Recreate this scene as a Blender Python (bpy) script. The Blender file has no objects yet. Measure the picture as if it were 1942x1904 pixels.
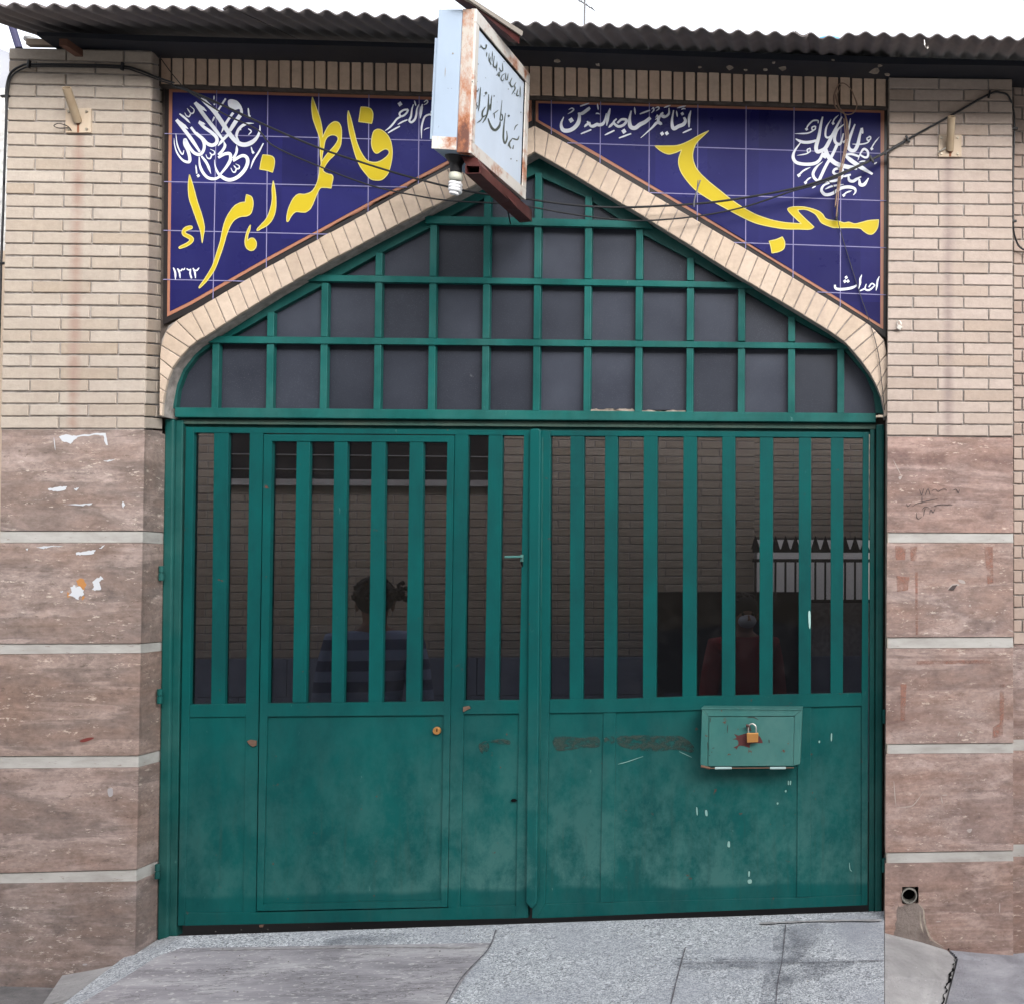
import bpy, bmesh, math, random
from mathutils import Vector, Matrix
from mathutils.geometry import tessellate_polygon
random.seed(7)
C = bpy.context.scene.collection
SC = bpy.context.scene
R = math.radians

# ------------------------------------------------------------------ camera
F = 2300.0; CX = 1787.0; CY = 1035.0            # in units of a 1942 x 1904 picture
YAW = math.atan(187/2300.0); PITCH = math.atan(2300/75700.0)
EYE = Vector((0.0, -5.23, 1.43))
cam_d = bpy.data.cameras.new('camera'); cam = bpy.data.objects.new('camera', cam_d); C.objects.link(cam)
cam_d.sensor_fit = 'HORIZONTAL'; cam_d.sensor_width = 36.0
cam_d.lens = F/1942.0*36.0
cam_d.shift_x = -(CX-971.0)/1942.0; cam_d.shift_y = (CY-952.0)/1942.0
cam_d.clip_start = 0.05; cam_d.clip_end = 500
cam.location = EYE; cam.rotation_euler = (R(90)+PITCH, 0, -YAW)
SC.camera = cam
CM = cam.rotation_euler.to_matrix()

# ------------------------------------------------------------------ light
SUN_EL = R(24); SUN_AZ = R(28)                 # high, from the street side, a little from the left
w = bpy.data.worlds.new('World'); SC.world = w; w.use_nodes = True
nt = w.node_tree; nt.nodes.clear()
sky = nt.nodes.new('ShaderNodeTexSky'); sky.sky_type = 'NISHITA'; sky.sun_disc = False
sky.sun_elevation = SUN_EL; sky.sun_rotation = R(180)+SUN_AZ*-1
sky.air_density = 1.0; sky.dust_density = 4.0; sky.ozone_density = 1.0
hs = nt.nodes.new('ShaderNodeHueSaturation'); hs.inputs['Saturation'].default_value = 0.22; hs.inputs['Value'].default_value = 2.7
bg = nt.nodes.new('ShaderNodeBackground'); bg.inputs['Strength'].default_value = 0.15
wo = nt.nodes.new('ShaderNodeOutputWorld')
nt.links.new(sky.outputs[0], hs.inputs['Color']); nt.links.new(hs.outputs[0], bg.inputs['Color']); nt.links.new(bg.outputs[0], wo.inputs[0])
sd = bpy.data.lights.new('sun', 'SUN'); sd.energy = 0.9; sd.angle = R(35); sd.color = (1.0, 0.97, 0.93)
so = bpy.data.objects.new('sun', sd); C.objects.link(so)
sv = Vector((math.sin(SUN_AZ)*math.cos(SUN_EL), -math.cos(SUN_AZ)*math.cos(SUN_EL), math.sin(SUN_EL)))
so.rotation_euler = sv.to_track_quat('Z', 'Y').to_euler()
so.location = (0, -6, 8)
SC.view_settings.view_transform = 'Standard'; SC.view_settings.look = 'None'
SC.view_settings.exposure = 0.13; SC.view_settings.gamma = 1.0
SC.cycles.transparent_max_bounces = 12

# ------------------------------------------------------------------ helpers
def ray(x, y):
    return CM @ Vector(((x-CX)/F, -(y-CY)/F, -1.0))
def at(x, y, Y):                                 # the point of the upright plane at depth Y seen there
    d = ray(x, y); return EYE + d*((Y-EYE.y)/d.y)
def on_plane(x, y, p, n):
    d = ray(x, y); return EYE + d*((p-EYE).dot(n)/d.dot(n))
def Zm(x0, y0, s):                               # reading frame of an enlarged detail
    def f(x, y): return ((x0+x/s)/1.15654, (y0+y/s)/1.15654)
    return f
def setp(o, label=None, cat=None, group=None, kind=None):
    if label: o['label'] = label
    if cat: o['category'] = cat
    if group: o['group'] = group
    if kind: o['kind'] = kind
    return o
def thing(name, label, cat, loc, group=None):
    o = bpy.data.objects.new(name, None); C.objects.link(o); o.location = loc
    o.empty_display_size = 0.1
    return setp(o, label, cat, group)
def link(name, bm, mat, parent=None, bevel=0.0, smooth=False, label=None):
    me = bpy.data.meshes.new(name)
    bmesh.ops.recalc_face_normals(bm, faces=bm.faces[:])
    bm.to_mesh(me); bm.free()
    if smooth:
        for p in me.polygons: p.use_smooth = True
    o = bpy.data.objects.new(name, me); C.objects.link(o)
    if mat: me.materials.append(mat)
    if parent is not None:
        o.parent = parent
        if parent.type == 'EMPTY': o.matrix_parent_inverse = Matrix.Translation(-Vector(parent.location))
    if bevel:
        m = o.modifiers.new('bevel', 'BEVEL'); m.width = bevel; m.segments = 2; m.limit_method = 'ANGLE'; m.angle_limit = R(40)
    if label: o['label'] = label
    return o
def NB(): return bmesh.new()
def hexa(bm, fr, bk):                            # two matching loops of points -> closed solid
    a = [bm.verts.new(p) for p in fr]; b = [bm.verts.new(p) for p in bk]; n = len(a)
    fs = [bm.faces.new(a), bm.faces.new(list(reversed(b)))]
    for i in range(n): fs.append(bm.faces.new((a[i], b[i], b[(i+1) % n], a[(i+1) % n])))
    if n > 4: bmesh.ops.triangulate(bm, faces=fs[:2], ngon_method='EAR_CLIP')
    return a, b
def slab(bm, poly, Y, th):                       # outline on plane Y, real thickness th away from the street
    fr = [at(x, y, Y) for x, y in poly]
    hexa(bm, fr, [p+Vector((0, th, 0)) for p in fr])
_k = [0]
def bar(bm, poly, Y, th):
    _k[0] = (_k[0]+1) % 9
    slab(bm, poly, Y-_k[0]*0.0004, th)
def box(bm, c, s, rz=0.0):
    m = Matrix.Translation(c) @ Matrix.Rotation(rz, 4, 'Z') @ Matrix.Diagonal((s[0], s[1], s[2], 1))
    bmesh.ops.create_cube(bm, size=1.0, matrix=m)
def tube(bm, pts, r, seg=8, caps=True):
    pts = [Vector(p) for p in pts]; rs = r if isinstance(r, (list, tuple)) else [r]*len(pts)
    rings = []; up = Vector((0.13, 0.21, 1)).normalized()
    for i, p in enumerate(pts):
        t = (pts[min(i+1, len(pts)-1)]-pts[max(i-1, 0)]).normalized()
        a = t.cross(up)
        if a.length < 1e-3: a = t.cross(Vector((1, 0, 0)))
        a.normalize(); b = t.cross(a)
        if rings: up = -b if False else up
        rings.append([bm.verts.new(p+(a*math.cos(2*math.pi*k/seg)+b*math.sin(2*math.pi*k/seg))*rs[i]) for k in range(seg)])
    for i in range(len(rings)-1):
        for k in range(seg):
            bm.faces.new((rings[i][k], rings[i][(k+1) % seg], rings[i+1][(k+1) % seg], rings[i+1][k]))
    if caps:
        bm.faces.new(rings[0]); bm.faces.new(list(reversed(rings[-1])))
def crv(pts, n=6, closed=False):                 # Catmull-Rom; a third value 1 marks a corner
    P = [(Vector((p[0], p[1])), len(p) > 2) for p in pts]; N = len(P); out = []
    rng = range(N) if closed else range(N-1)
    for i in rng:
        p1, c1 = P[i]; p2, c2 = P[(i+1) % N]
        p0 = p1*2-p2 if (c1 or (not closed and i == 0)) else P[i-1][0]
        p3 = p2*2-p1 if (c2 or (not closed and i == N-2)) else P[(i+2) % N][0]
        for k in range(n):
            t = k/n
            q = 0.5*((2*p1)+(p2-p0)*t+(2*p0-5*p1+4*p2-p3)*t*t+(3*p1-p0-3*p2+p3)*t**3)
            out.append((q.x, q.y))
    if not closed: out.append((P[-1][0].x, P[-1][0].y))
    return out
def crv3(pts, n=8):
    P = [Vector(p) for p in pts]; out = []
    for i in range(len(P)-1):
        p1, p2 = P[i], P[i+1]; p0 = P[i-1] if i else p1*2-p2; p3 = P[i+2] if i+2 < len(P) else p2*2-p1
        for k in range(n):
            t = k/n
            out.append(0.5*((2*p1)+(p2-p0)*t+(2*p0-5*p1+4*p2-p3)*t*t+(3*p1-p0-3*p2+p3)*t**3))
    out.append(P[-1]); return out
def rag(P, amp, n=4, seed=3):                    # torn outline
    r = random.Random(seed+len(P)); out = []
    for i in range(len(P)):
        a, b = P[i], P[(i+1) % len(P)]
        for k in range(n): t = k/n; out.append((a[0]+(b[0]-a[0])*t+(r.uniform(-amp, amp) if k else 0), a[1]+(b[1]-a[1])*t+(r.uniform(-amp, amp) if k else 0)))
    return out
class Ink:                                       # paint on a surface: pen strokes and filled shapes, each a hair above the last
    def __init__(s, proj, step=0.00006): s.bm = NB(); s.proj = proj; s.k = 0; s.step = step
    def off(s): s.k += 1; return s.k*s.step
    def fill(s, pts, closed_curve=True, extra=0.0):
        q = crv(pts, 5, True) if closed_curve else pts
        o = s.off()+extra
        V = [s.bm.verts.new(s.proj(x, y, o)) for x, y in q]
        for t in tessellate_polygon([[Vector((x, y, 0)) for x, y in q]]):
            if len(set(t)) == 3: s.bm.faces.new([V[i] for i in t])
    def pen(s, pts, w, taper=(0.25, 0.25), n=7, closed=False, extra=0.0):
        q = [Vector(p) for p in crv(pts, n, closed)]
        if closed: q.append(q[0].copy())
        L = len(q); o = s.off()+extra; pv = None
        for i, p in enumerate(q):
            d = (q[min(i+1, L-1)]-q[max(i-1, 0)])
            if d.length < 1e-6: continue
            d.normalize(); nrm = Vector((-d.y, d.x)); t = i/(L-1)
            if closed: ww = w
            else:
                e = min(1.0, taper[0]+(1-taper[0])*t*3.5, taper[1]+(1-taper[1])*(1-t)*3.5); ww = w*e
            a = s.bm.verts.new(s.proj(*(p+nrm*ww/2), o)); b = s.bm.verts.new(s.proj(*(p-nrm*ww/2), o))
            if pv: s.bm.faces.new((pv[0], pv[1], b, a))
            pv = (a, b)
    def dot(s, x, y, r, n=4, rot=0.2):
        s.fill([(x+r*math.cos(rot+2*math.pi*k/n), y+r*1.05*math.sin(rot+2*math.pi*k/n)) for k in range(n)], n > 5 and False, 0)

# ------------------------------------------------------------------ materials
def mat(name, col=(.5, .5, .5), rough=.7, metal=0.0, spec=0.4):
    m = bpy.data.materials.new(name); m.use_nodes = True
    b = m.node_tree.nodes['Principled BSDF']
    b.inputs['Base Color'].default_value = (*col, 1); b.inputs['Roughness'].default_value = rough
    b.inputs['Metallic'].default_value = metal; b.inputs['Specular IOR Level'].default_value = spec
    return m
class NT:
    def __init__(s, m): s.t = m.node_tree; s.b = s.t.nodes['Principled BSDF']; s.co = s.n('ShaderNodeTexCoord').outputs['Object']
    def n(s, ty, **kw):
        x = s.t.nodes.new(ty)
        for k, v in kw.items():
            if k in x.inputs: 
                if isinstance(v, bpy.types.NodeSocket): s.t.links.new(v, x.inputs[k])
                else: x.inputs[k].default_value = v
            else: setattr(x, k, v)
        return x
    def l(s, a, b): s.t.links.new(a, b)
    def mapping(s, scale=(1, 1, 1), loc=None, vec=None):
        x = s.n('ShaderNodeMapping'); x.inputs['Scale'].default_value = scale
        s.l(vec or s.co, x.inputs['Vector'])
        if loc is not None: s.l(loc, x.inputs['Location'])
        return x.outputs[0]
    def noise(s, scale, vec=None, detail=4, rough=.6, dist=0.0):
        x = s.n('ShaderNodeTexNoise'); x.inputs['Scale'].default_value = scale; x.inputs['Detail'].default_value = detail
        x.inputs['Roughness'].default_value = rough; x.inputs['Distortion'].default_value = dist
        s.l(vec or s.co, x.inputs['Vector']); return x.outputs['Fac']
    def ramp(s, fac, stops, interp='LINEAR'):
        x = s.n('ShaderNodeValToRGB'); cr = x.color_ramp; cr.interpolation = interp
        while len(cr.elements) < len(stops): cr.elements.new(0.5)
        for e, (p, c) in zip(cr.elements, stops):
            e.position = p; e.color = (*c, 1) if not isinstance(c, (int, float)) else (c, c, c, 1)
        s.l(fac, x.inputs['Fac']); return x.outputs[0]
    def mix(s, fac, a, b, mode='MIX'):
        x = s.n('ShaderNodeMix'); x.data_type = 'RGBA'; x.blend_type = mode
        for v, i in ((fac, 0), (a, 6), (b, 7)):
            if isinstance(v, bpy.types.NodeSocket): s.l(v, x.inputs[i])
            elif i == 0: x.inputs[0].default_value = v
            else: x.inputs[i].default_value = (*v, 1)
        return x.outputs[2]
    def math(s, op, a, b=0.0, clamp=False):
        x = s.n('ShaderNodeMath'); x.operation = op; x.use_clamp = clamp
        for v, i in ((a, 0), (b, 1)):
            if isinstance(v, bpy.types.NodeSocket): s.l(v, x.inputs[i])
            else: x.inputs[i].default_value = v
        return x.outputs[0]
    def attr(s, name='rnd'):
        x = s.n('ShaderNodeAttribute'); x.attribute_name = name; return x
    def bump(s, h, strength=.3, dist=.003):
        x = s.n('ShaderNodeBump'); x.inputs['Strength'].default_value = strength; x.inputs['Distance'].default_value = dist
        s.l(h, x.inputs['Height']); s.l(x.outputs[0], s.b.inputs['Normal'])
    def col(s, c): s.l(c, s.b.inputs['Base Color'])
    def rough(s, c): s.l(c, s.b.inputs['Roughness'])
    def sep(s): x = s.n('ShaderNodeSeparateXYZ'); s.l(s.co, x.inputs[0]); return x.outputs

def brick_mat(name, base, dark, warm, streak=None, zlim=(2.0, 3.2)):
    m = mat(name, base, .85); t = NT(m); r = t.attr().outputs['Fac']
    c = t.ramp(r, [(0, dark), (.35, base), (.7, base), (1, warm)])
    n1 = t.noise(9, t.mapping((1, 1, 2.5)), 5, .65)
    c = t.mix(t.math('MULTIPLY', t.ramp(n1, [(.45, 0), (.75, 1)]), .5), c, tuple(v*.62 for v in base))
    n2 = t.noise(60, None, 3)
    c = t.mix(.35, c, t.mix(t.ramp(n2, [(.3, 0), (.7, 1)]), tuple(v*.8 for v in base), tuple(min(1, v*1.12) for v in base)))
    g = t.noise(2.2, t.mapping((3.5, 1, .55)), 4, .6)
    c = t.mix(t.math('MULTIPLY', t.ramp(g, [(.5, 0), (.78, 1)]), .45), c, (.30, .235, .20))
    if streak:
        X = t.sep()[0]; Z = t.sep()[2]
        a = t.math('ABSOLUTE', t.math('SUBTRACT', X, streak[0]))
        wob = t.math('MULTIPLY', t.noise(7, None, 3), streak[1]*1.2)
        f = t.math('SUBTRACT', 1.0, t.math('DIVIDE', a, t.math('ADD', wob, streak[1]*.5)), True)
        f = t.math('MULTIPLY', f, t.math('LESS_THAN', Z, streak[2]))
        f = t.math('MULTIPLY', f, t.ramp(t.noise(5, t.mapping((2, 1, 6)), 3), [(.3, .35), (.65, 1)]), True)
        c = t.mix(t.math('MULTIPLY', f, 1.3, True), c, streak[3])
    t.col(c)
    t.bump(t.math('ADD', t.noise(150, None, 3), t.math('MULTIPLY', t.noise(25, None, 4), 1.4)), .5, .0022)
    return m
M = {}
M['brick_l'] = brick_mat('cream_brick_left', (.39, .335, .285), (.335, .265, .20), (.435, .385, .34), (at(145, 500, -.16).x, .028, at(140, 250, -.16).z, (.30, .215, .18)))
M['brick_r'] = brick_mat('cream_brick_right', (.405, .335, .295), (.35, .27, .215), (.45, .375, .34), (at(1798, 500, -.12).x, .026, at(1800, 299, -.12).z, (.27, .215, .20)))
M['brick_t'] = brick_mat('arch_brick', (.50, .40, .32), (.43, .34, .26), (.55, .455, .375))
M['brick_s'] = brick_mat('soldier_brick', (.64, .475, .36), (.46, .31, .23), (.68, .54, .43))
M['brick_n'] = brick_mat('side_brick', (.38, .30, .26), (.32, .24, .20), (.42, .35, .31))
M['brick_far'] = brick_mat('yellow_brick', (.38, .32, .25), (.32, .26, .19), (.44, .38, .31))
def mortar_mat(name, col):
    m = mat(name, col, .95); t = NT(m)
    t.col(t.mix(t.ramp(t.noise(30, None, 5), [(.35, 0), (.65, 1)]), tuple(v*.7 for v in col), tuple(v*1.2 for v in col)))
    t.bump(t.noise(90, None, 4), .6, .003); return m
M['mortar'] = mortar_mat('mortar', (.29, .265, .25))
M['mortar_dark'] = mortar_mat('dirty_mortar', (.085, .07, .062))
def trav(name, tones, hi, pit):
    m = mat(name, tones[1], .55); t = NT(m); r = t.attr()
    off = t.n('ShaderNodeCombineXYZ'); 
    for i, k in enumerate((37., 11., 53.)): t.l(t.math('MULTIPLY', r.outputs['Fac'], k), off.inputs[i])
    v = t.mapping((1.6, 1.6, 5.5), off.outputs[0])
    a = t.noise(1.25, v, 8, .62, .5)
    bnd = t.noise(1.0, t.mapping((.35, .35, 5), off.outputs[0]), 5, .62, .9)
    a2 = t.math('ADD', t.math('MULTIPLY', a, .45), t.math('MULTIPLY', bnd, .55))
    c = t.ramp(a2, [(.36, tones[0]), (.43, tones[1]), (.48, tones[3]), (.52, tones[2]), (.57, tones[1]), (.63, tones[0])])
    b = t.noise(2.2, t.mapping((1.2, 1, 3.2), off.outputs[0]), 5, .6, .4)
    c = t.mix(t.ramp(b, [(.42, 0), (.7, .75)]), c, hi)
    q1 = t.noise(6.5, t.mapping((1, 1, 1.7), off.outputs[0]), 7, .75, .5)
    c = t.mix(1.0, c, t.ramp(q1, [(.30, .68), (.5, 1.0), (.70, 1.28)]), 'MULTIPLY')
    q2 = t.noise(45, t.mapping((1, 1, 1.5), off.outputs[0]), 4, .7)
    c = t.mix(1.0, c, t.ramp(q2, [(.3, .80), (.5, 1.0), (.7, 1.16)]), 'MULTIPLY')
    vein = t.noise(3.4, t.mapping((1.6, 1.6, 6), off.outputs[0]), 7, .75, 1.4)
    vm = t.ramp(vein, [(.488, 0), (.503, 1), (.518, 0)])
    msk = t.ramp(t.noise(3.5, t.mapping((1, 1, 3.6), off.outputs[0]), 3), [(.42, .1), (.58, 1)])
    c = t.mix(t.math('MULTIPLY', t.math('MULTIPLY', vm, msk), .55), c, pit)
    sp = t.noise(34, t.mapping((1, 1, 2.2), off.outputs[0]), 5, .78)
    pm = t.math('MULTIPLY', t.ramp(sp, [(.57, 0), (.63, 1)]), t.ramp(t.noise(4.5, t.mapping((1, 1, 5), off.outputs[0]), 3), [(.5, 0), (.6, 1)]))
    c = t.mix(t.math('MULTIPLY', pm, .7), c, pit)
    wm = t.math('MULTIPLY', t.ramp(t.noise(24, t.mapping((1, 1, 3), off.outputs[0]), 5, .78), [(.59, 0), (.63, 1)]), msk)
    c = t.mix(t.math('MULTIPLY', wm, .55), c, (.62, .55, .50))
    c = t.mix(1.0, c, t.ramp(r.outputs['Fac'], [(0, (1.2, 1.1, 1.0)), (.3, (1.04, 1.04, 1.02)), (.6, (1.2, 1.18, 1.13)), (1, (1.12, 1.03, .98))]), 'MULTIPLY')
    t.col(c); t.rough(t.ramp(a, [(.3, .5), (.7, .75)]))
    h = t.math('SUBTRACT', t.math('MULTIPLY', a, .5), t.math('ADD', t.math('MULTIPLY', vm, msk), pm))
    t.bump(h, .35, .003); return m
M['trav_l'] = trav('travertine', [(.125, .095, .085), (.20, .155, .145), (.28, .225, .215), (.155, .125, .12)], (.19, .13, .11), (.085, .065, .055))
M['trav_r'] = trav('travertine_right', [(.14, .095, .09), (.225, .165, .155), (.30, .235, .225), (.175, .13, .125)], (.215, .135, .11), (.13, .08, .07))
def band_mat():
    m = mat('pale_stone_band', (.50, .47, .44), .6); t = NT(m)
    c = t.mix(t.ramp(t.noise(7, t.mapping((1, 1, 3)), 6), [(.4, 0), (.75, 1)]), (.42, .41, .395), (.29, .275, .26))
    c = t.mix(t.ramp(t.noise(25, t.mapping((1, 1, 5)), 5, .7), [(.62, 0), (.68, .8)]), c, (.22, .18, .16))
    t.col(c); t.bump(t.noise(60), .3, .002); return m
M['band'] = band_mat()
def paint(name, base, fade, dark, amt=1.0, zf=True, rust=.0):
    m = mat(name, base, .40, 0, .16); t = NT(m)
    n = t.noise(2.6, t.mapping((1.3, 1, .6)), 8, .7, .1)
    c = t.mix(t.ramp(n, [(.40, 0), (.62, 1)]), base, dark)
    if zf:
        Z = t.sep()[2]
        g = t.math('SUBTRACT', 1.0, t.math('DIVIDE', Z, 1.0), True)
        f = t.math('MULTIPLY', g, t.ramp(t.noise(5.2, t.mapping((1, 1, .75)), 10, .78, .1), [(.42, .12), (.58, 1)]))
        gx = t.ramp(t.math('DIVIDE', t.math('ADD', t.sep()[0], 3.2), 2.8), [(.1, .55), (.35, .45), (.62, 1.0), (1, .85)])
        tide = t.ramp(t.math('ADD', Z, t.math('MULTIPLY', t.noise(4, None, 3), .05)), [(.165, .15), (.185, 1)])
        f = t.math('MULTIPLY', t.math('MULTIPLY', f, gx), tide)
        c = t.mix(t.math('MULTIPLY', f, 1.15*amt, True), c, fade)
        drip = t.noise(9, t.mapping((3.5, 1, .22)), 5, .7)
        c = t.mix(t.math('MULTIPLY', t.ramp(drip, [(.55, 0), (.72, .35)]), t.ramp(g, [(.2, 0), (.6, 1)])), c, (.03, .055, .048))
    else:
        c = t.mix(t.math('MULTIPLY', t.ramp(t.noise(5, None, 5), [(.4, 0), (.7, 1)]), .5*amt), c, fade)
    sc = t.noise(26, t.mapping((1, 1, .35)), 5, .75)
    c = t.mix(t.ramp(sc, [(.69, 0), (.72, .45)]), c, (.12, .24, .22))
    if rust: c = t.mix(t.ramp(t.noise(19, None, 6, .75), [(.70-rust, 0), (.73-rust, 1)]), c, (.10, .04, .028))
    t.col(c); t.rough(t.ramp(n, [(.3, .34), (.7, .55)]))
    t.bump(t.noise(5, None, 3), .12, .012); return m
M['green'] = paint('green_gate_paint', (.0015, .075, .073), (.050, .140, .132), (.0008, .052, .053), .9, True, .035)
M['green_frame'] = paint('green_frame_paint', (.006, .075, .070), (.04, .115, .105), (.003, .048, .046), 1, False)
M['green_tr'] = paint('green_transom_paint', (.007, .100, .092), (.035, .135, .125), (.003, .06, .056), 1, False)
M['green_box'] = paint('faded_green_paint', (.045, .155, .14), (.09, .19, .175), (.03, .12, .115), 1, False, .085)
M['rail_dull'] = paint('dull_green_rail', (.05, .10, .085), (.10, .115, .095), (.03, .075, .065), 1, False)
M['dark'] = mat('void_shade', (.004, .004, .005), .9, 0, .1)  # near-black colour standing in for shade inside holes, cracks and gaps
M['maroon'] = paint('maroon_primer', (.085, .022, .02), (.12, .05, .045), (.045, .014, .014), 1, False)
M['primer'] = mat('rust_primer', (.075, .02, .02), .8)
M['brass'] = mat('brass', (.62, .30, .10), .35, .7); M['steel'] = mat('steel', (.55, .53, .50), .3, .9)
M['dull_metal'] = mat('dull_metal', (.30, .27, .22), .45, .7)
M['black'] = mat('black_rubber', (.012, .012, .015), .5); M['cable'] = mat('cable_sheath', (.014, .015, .018), .45)
M['tan_wire'] = mat('tan_wire', (.26, .17, .125), .6); M['grey_wire'] = mat('grey_wire', (.12, .12, .13), .6)
M['navy_pole'] = mat('navy_pole', (.03, .03, .08), .6)
M['white'] = mat('white_lamp_glass', (.82, .83, .86), .25)
M['lamp_base'] = mat('lamp_plastic', (.55, .56, .48), .4)
M['paper'] = mat('torn_paper', (.52, .54, .58), .8); M['orange_smear'] = mat('glue_stain', (.42, .19, .06), .7)
M['ink'] = mat('marker_ink', (.06, .045, .045), .7); M['scratch'] = mat('scratch', (.36, .31, .29), .8)
M['tube'] = paint('cream_pole_paint', (.40, .33, .235), (.33, .26, .18), (.30, .22, .15), 1, False, .04)
M['plate'] = paint('cream_plate_paint', (.52, .44, .35), (.46, .38, .30), (.40, .30, .22), 1, False, .03)
M['rust_drip'] = mat('rust_drip', (.22, .09, .05), .9)
def tile_mat():
    m = mat('blue_glazed_tile', (.021, .020, .12), .16, 0, .14); t = NT(m)
    c = t.mix(t.ramp(t.noise(2.5, None, 5), [(.35, 0), (.7, 1)]), (.011, .010, .080), (.018, .019, .105))
    c = t.mix(t.ramp(t.noise(70, None, 3), [(.70, 0), (.74, .3)]), c, (.08, .08, .2))
    ix = t.math('FLOOR', t.math('DIVIDE', t.math('SUBTRACT', t.sep()[0], at(1045.6, 220, -.068).x), .2165)); iz = t.math('FLOOR', t.math('DIVIDE', t.math('SUBTRACT', t.sep()[2], at(1340, 280, -.068).z), .2165))
    cb = t.n('ShaderNodeCombineXYZ'); t.l(ix, cb.inputs[0]); t.l(iz, cb.inputs[2]); wn = t.n('ShaderNodeTexWhiteNoise'); t.l(cb.outputs[0], wn.inputs['Vector'])
    c = t.mix(1.0, c, t.ramp(wn.outputs['Value'], [(0, .80), (1, 1.22)]), 'MULTIPLY')
    t.col(c); t.rough(t.ramp(t.noise(6, None, 4), [(.3, .24), (.7, .4)])); t.bump(t.noise(6, None, 2), .05, .01); return m
M['tile'] = tile_mat()
M['tile_black'] = mat('black_tile_border', (.018, .015, .016), .3)
M['tile_orange'] = mat('orange_tile_border', (.34, .15, .095), .4)
M['grout'] = mat('lilac_grout', (.21, .20, .36), .8)
M['yellow'] = mat('yellow_lettering', (.47, .365, .014), .4, 0, .2); M['pale_yellow'] = mat('pale_yellow_outline', (.56, .50, .17), .4, 0, .2)
M['white_ink'] = mat('white_lettering', (.66, .69, .76), .4, 0, .2)
M['sign_ink'] = mat('dark_green_lettering', (.07, .085, .075), .5)
def sign_mat(name, base, rust, zs=1.0):
    m = mat(name, base, .45); t = NT(m)
    c = t.mix(t.ramp(t.noise(4, t.mapping((1, 1, .6)), 5), [(.35, 0), (.75, 1)]), base, tuple(v*.86 for v in base))
    if rust:
        r1 = t.noise(9, t.mapping((1, 1, zs)), 7, .72)
        c = t.mix(t.ramp(r1, [(.60-rust, 0), (.66-rust, .5), (.74-rust, 1)]), c, (.33, .12, .05))
        c = t.mix(t.ramp(r1, [(.72-rust, 0), (.80-rust, 1)]), c, (.12, .045, .03))
    c = t.mix(t.ramp(t.noise(45, None, 3), [(.72, 0), (.75, .8)]), c, (.13, .10, .09))
    t.col(c); return m
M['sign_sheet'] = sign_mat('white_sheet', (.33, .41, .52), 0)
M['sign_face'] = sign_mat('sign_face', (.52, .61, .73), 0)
M['sign_frame'] = sign_mat('rusty_white_frame', (.58, .56, .53), .09)
M['sign_post'] = sign_mat('rusty_corner_angle', (.46, .42, .38), .19, .5)
def roof_mat():
    m = mat('weathered_roof_sheet', (.07, .06, .058), .8); t = NT(m)
    t.col(t.mix(t.ramp(t.noise(2.5, t.mapping((.6, 2, 2)), 6), [(.35, 0), (.7, 1)]), (.155, .138, .14), (.11, .098, .10)))
    t.bump(t.noise(60), .3, .002); return m
M['roof'] = roof_mat()
def beam_mat():
    m = mat('navy_black_beam', (.013, .016, .024), .55); t = NT(m)
    c = t.mix(t.ramp(t.noise(5, t.mapping((1, 1, 2)), 6), [(.4, 0), (.8, 1)]), (.012, .015, .024), (.024, .027, .033))
    c = t.mix(t.ramp(t.noise(9, None, 6, .7), [(.72, 0), (.74, .7)]), c, (.20, .17, .14)); t.col(c); return m
M['beam'] = beam_mat()
M['brown_wood'] = mat('brown_wood', (.10, .045, .03), .8)
M['plaster'] = mortar_mat('plaster_splash', (.33, .28, .235))
M['pale_wall'] = mortar_mat('pale_plaster', (.50, .50, .50))
def transom_glass():
    m = mat('dusty_frosted_glass', (.05, .053, .066), .4, 0, .22); t = NT(m)
    n = t.noise(3, t.mapping((1, 1, 1)), 4)
    c = t.mix(t.ramp(n, [(.3, 0), (.7, 1)]), (.023, .027, .040), (.042, .048, .066))
    c = t.mix(1.0, c, t.ramp(t.attr().outputs['Fac'], [(0, .72), (1, 1.22)]), 'MULTIPLY')
    c = t.mix(t.ramp(t.noise(240, None, 2), [(.58, 0), (.7, .5)]), c, (.075, .078, .095))
    c = t.mix(t.ramp(t.noise(22, None, 6, .7), [(.70, 0), (.76, .35)]), c, (.2, .2, .21))
    t.col(c); t.bump(t.noise(300, None, 2), .25, .001); return m
M['frost'] = transom_glass()
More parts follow.
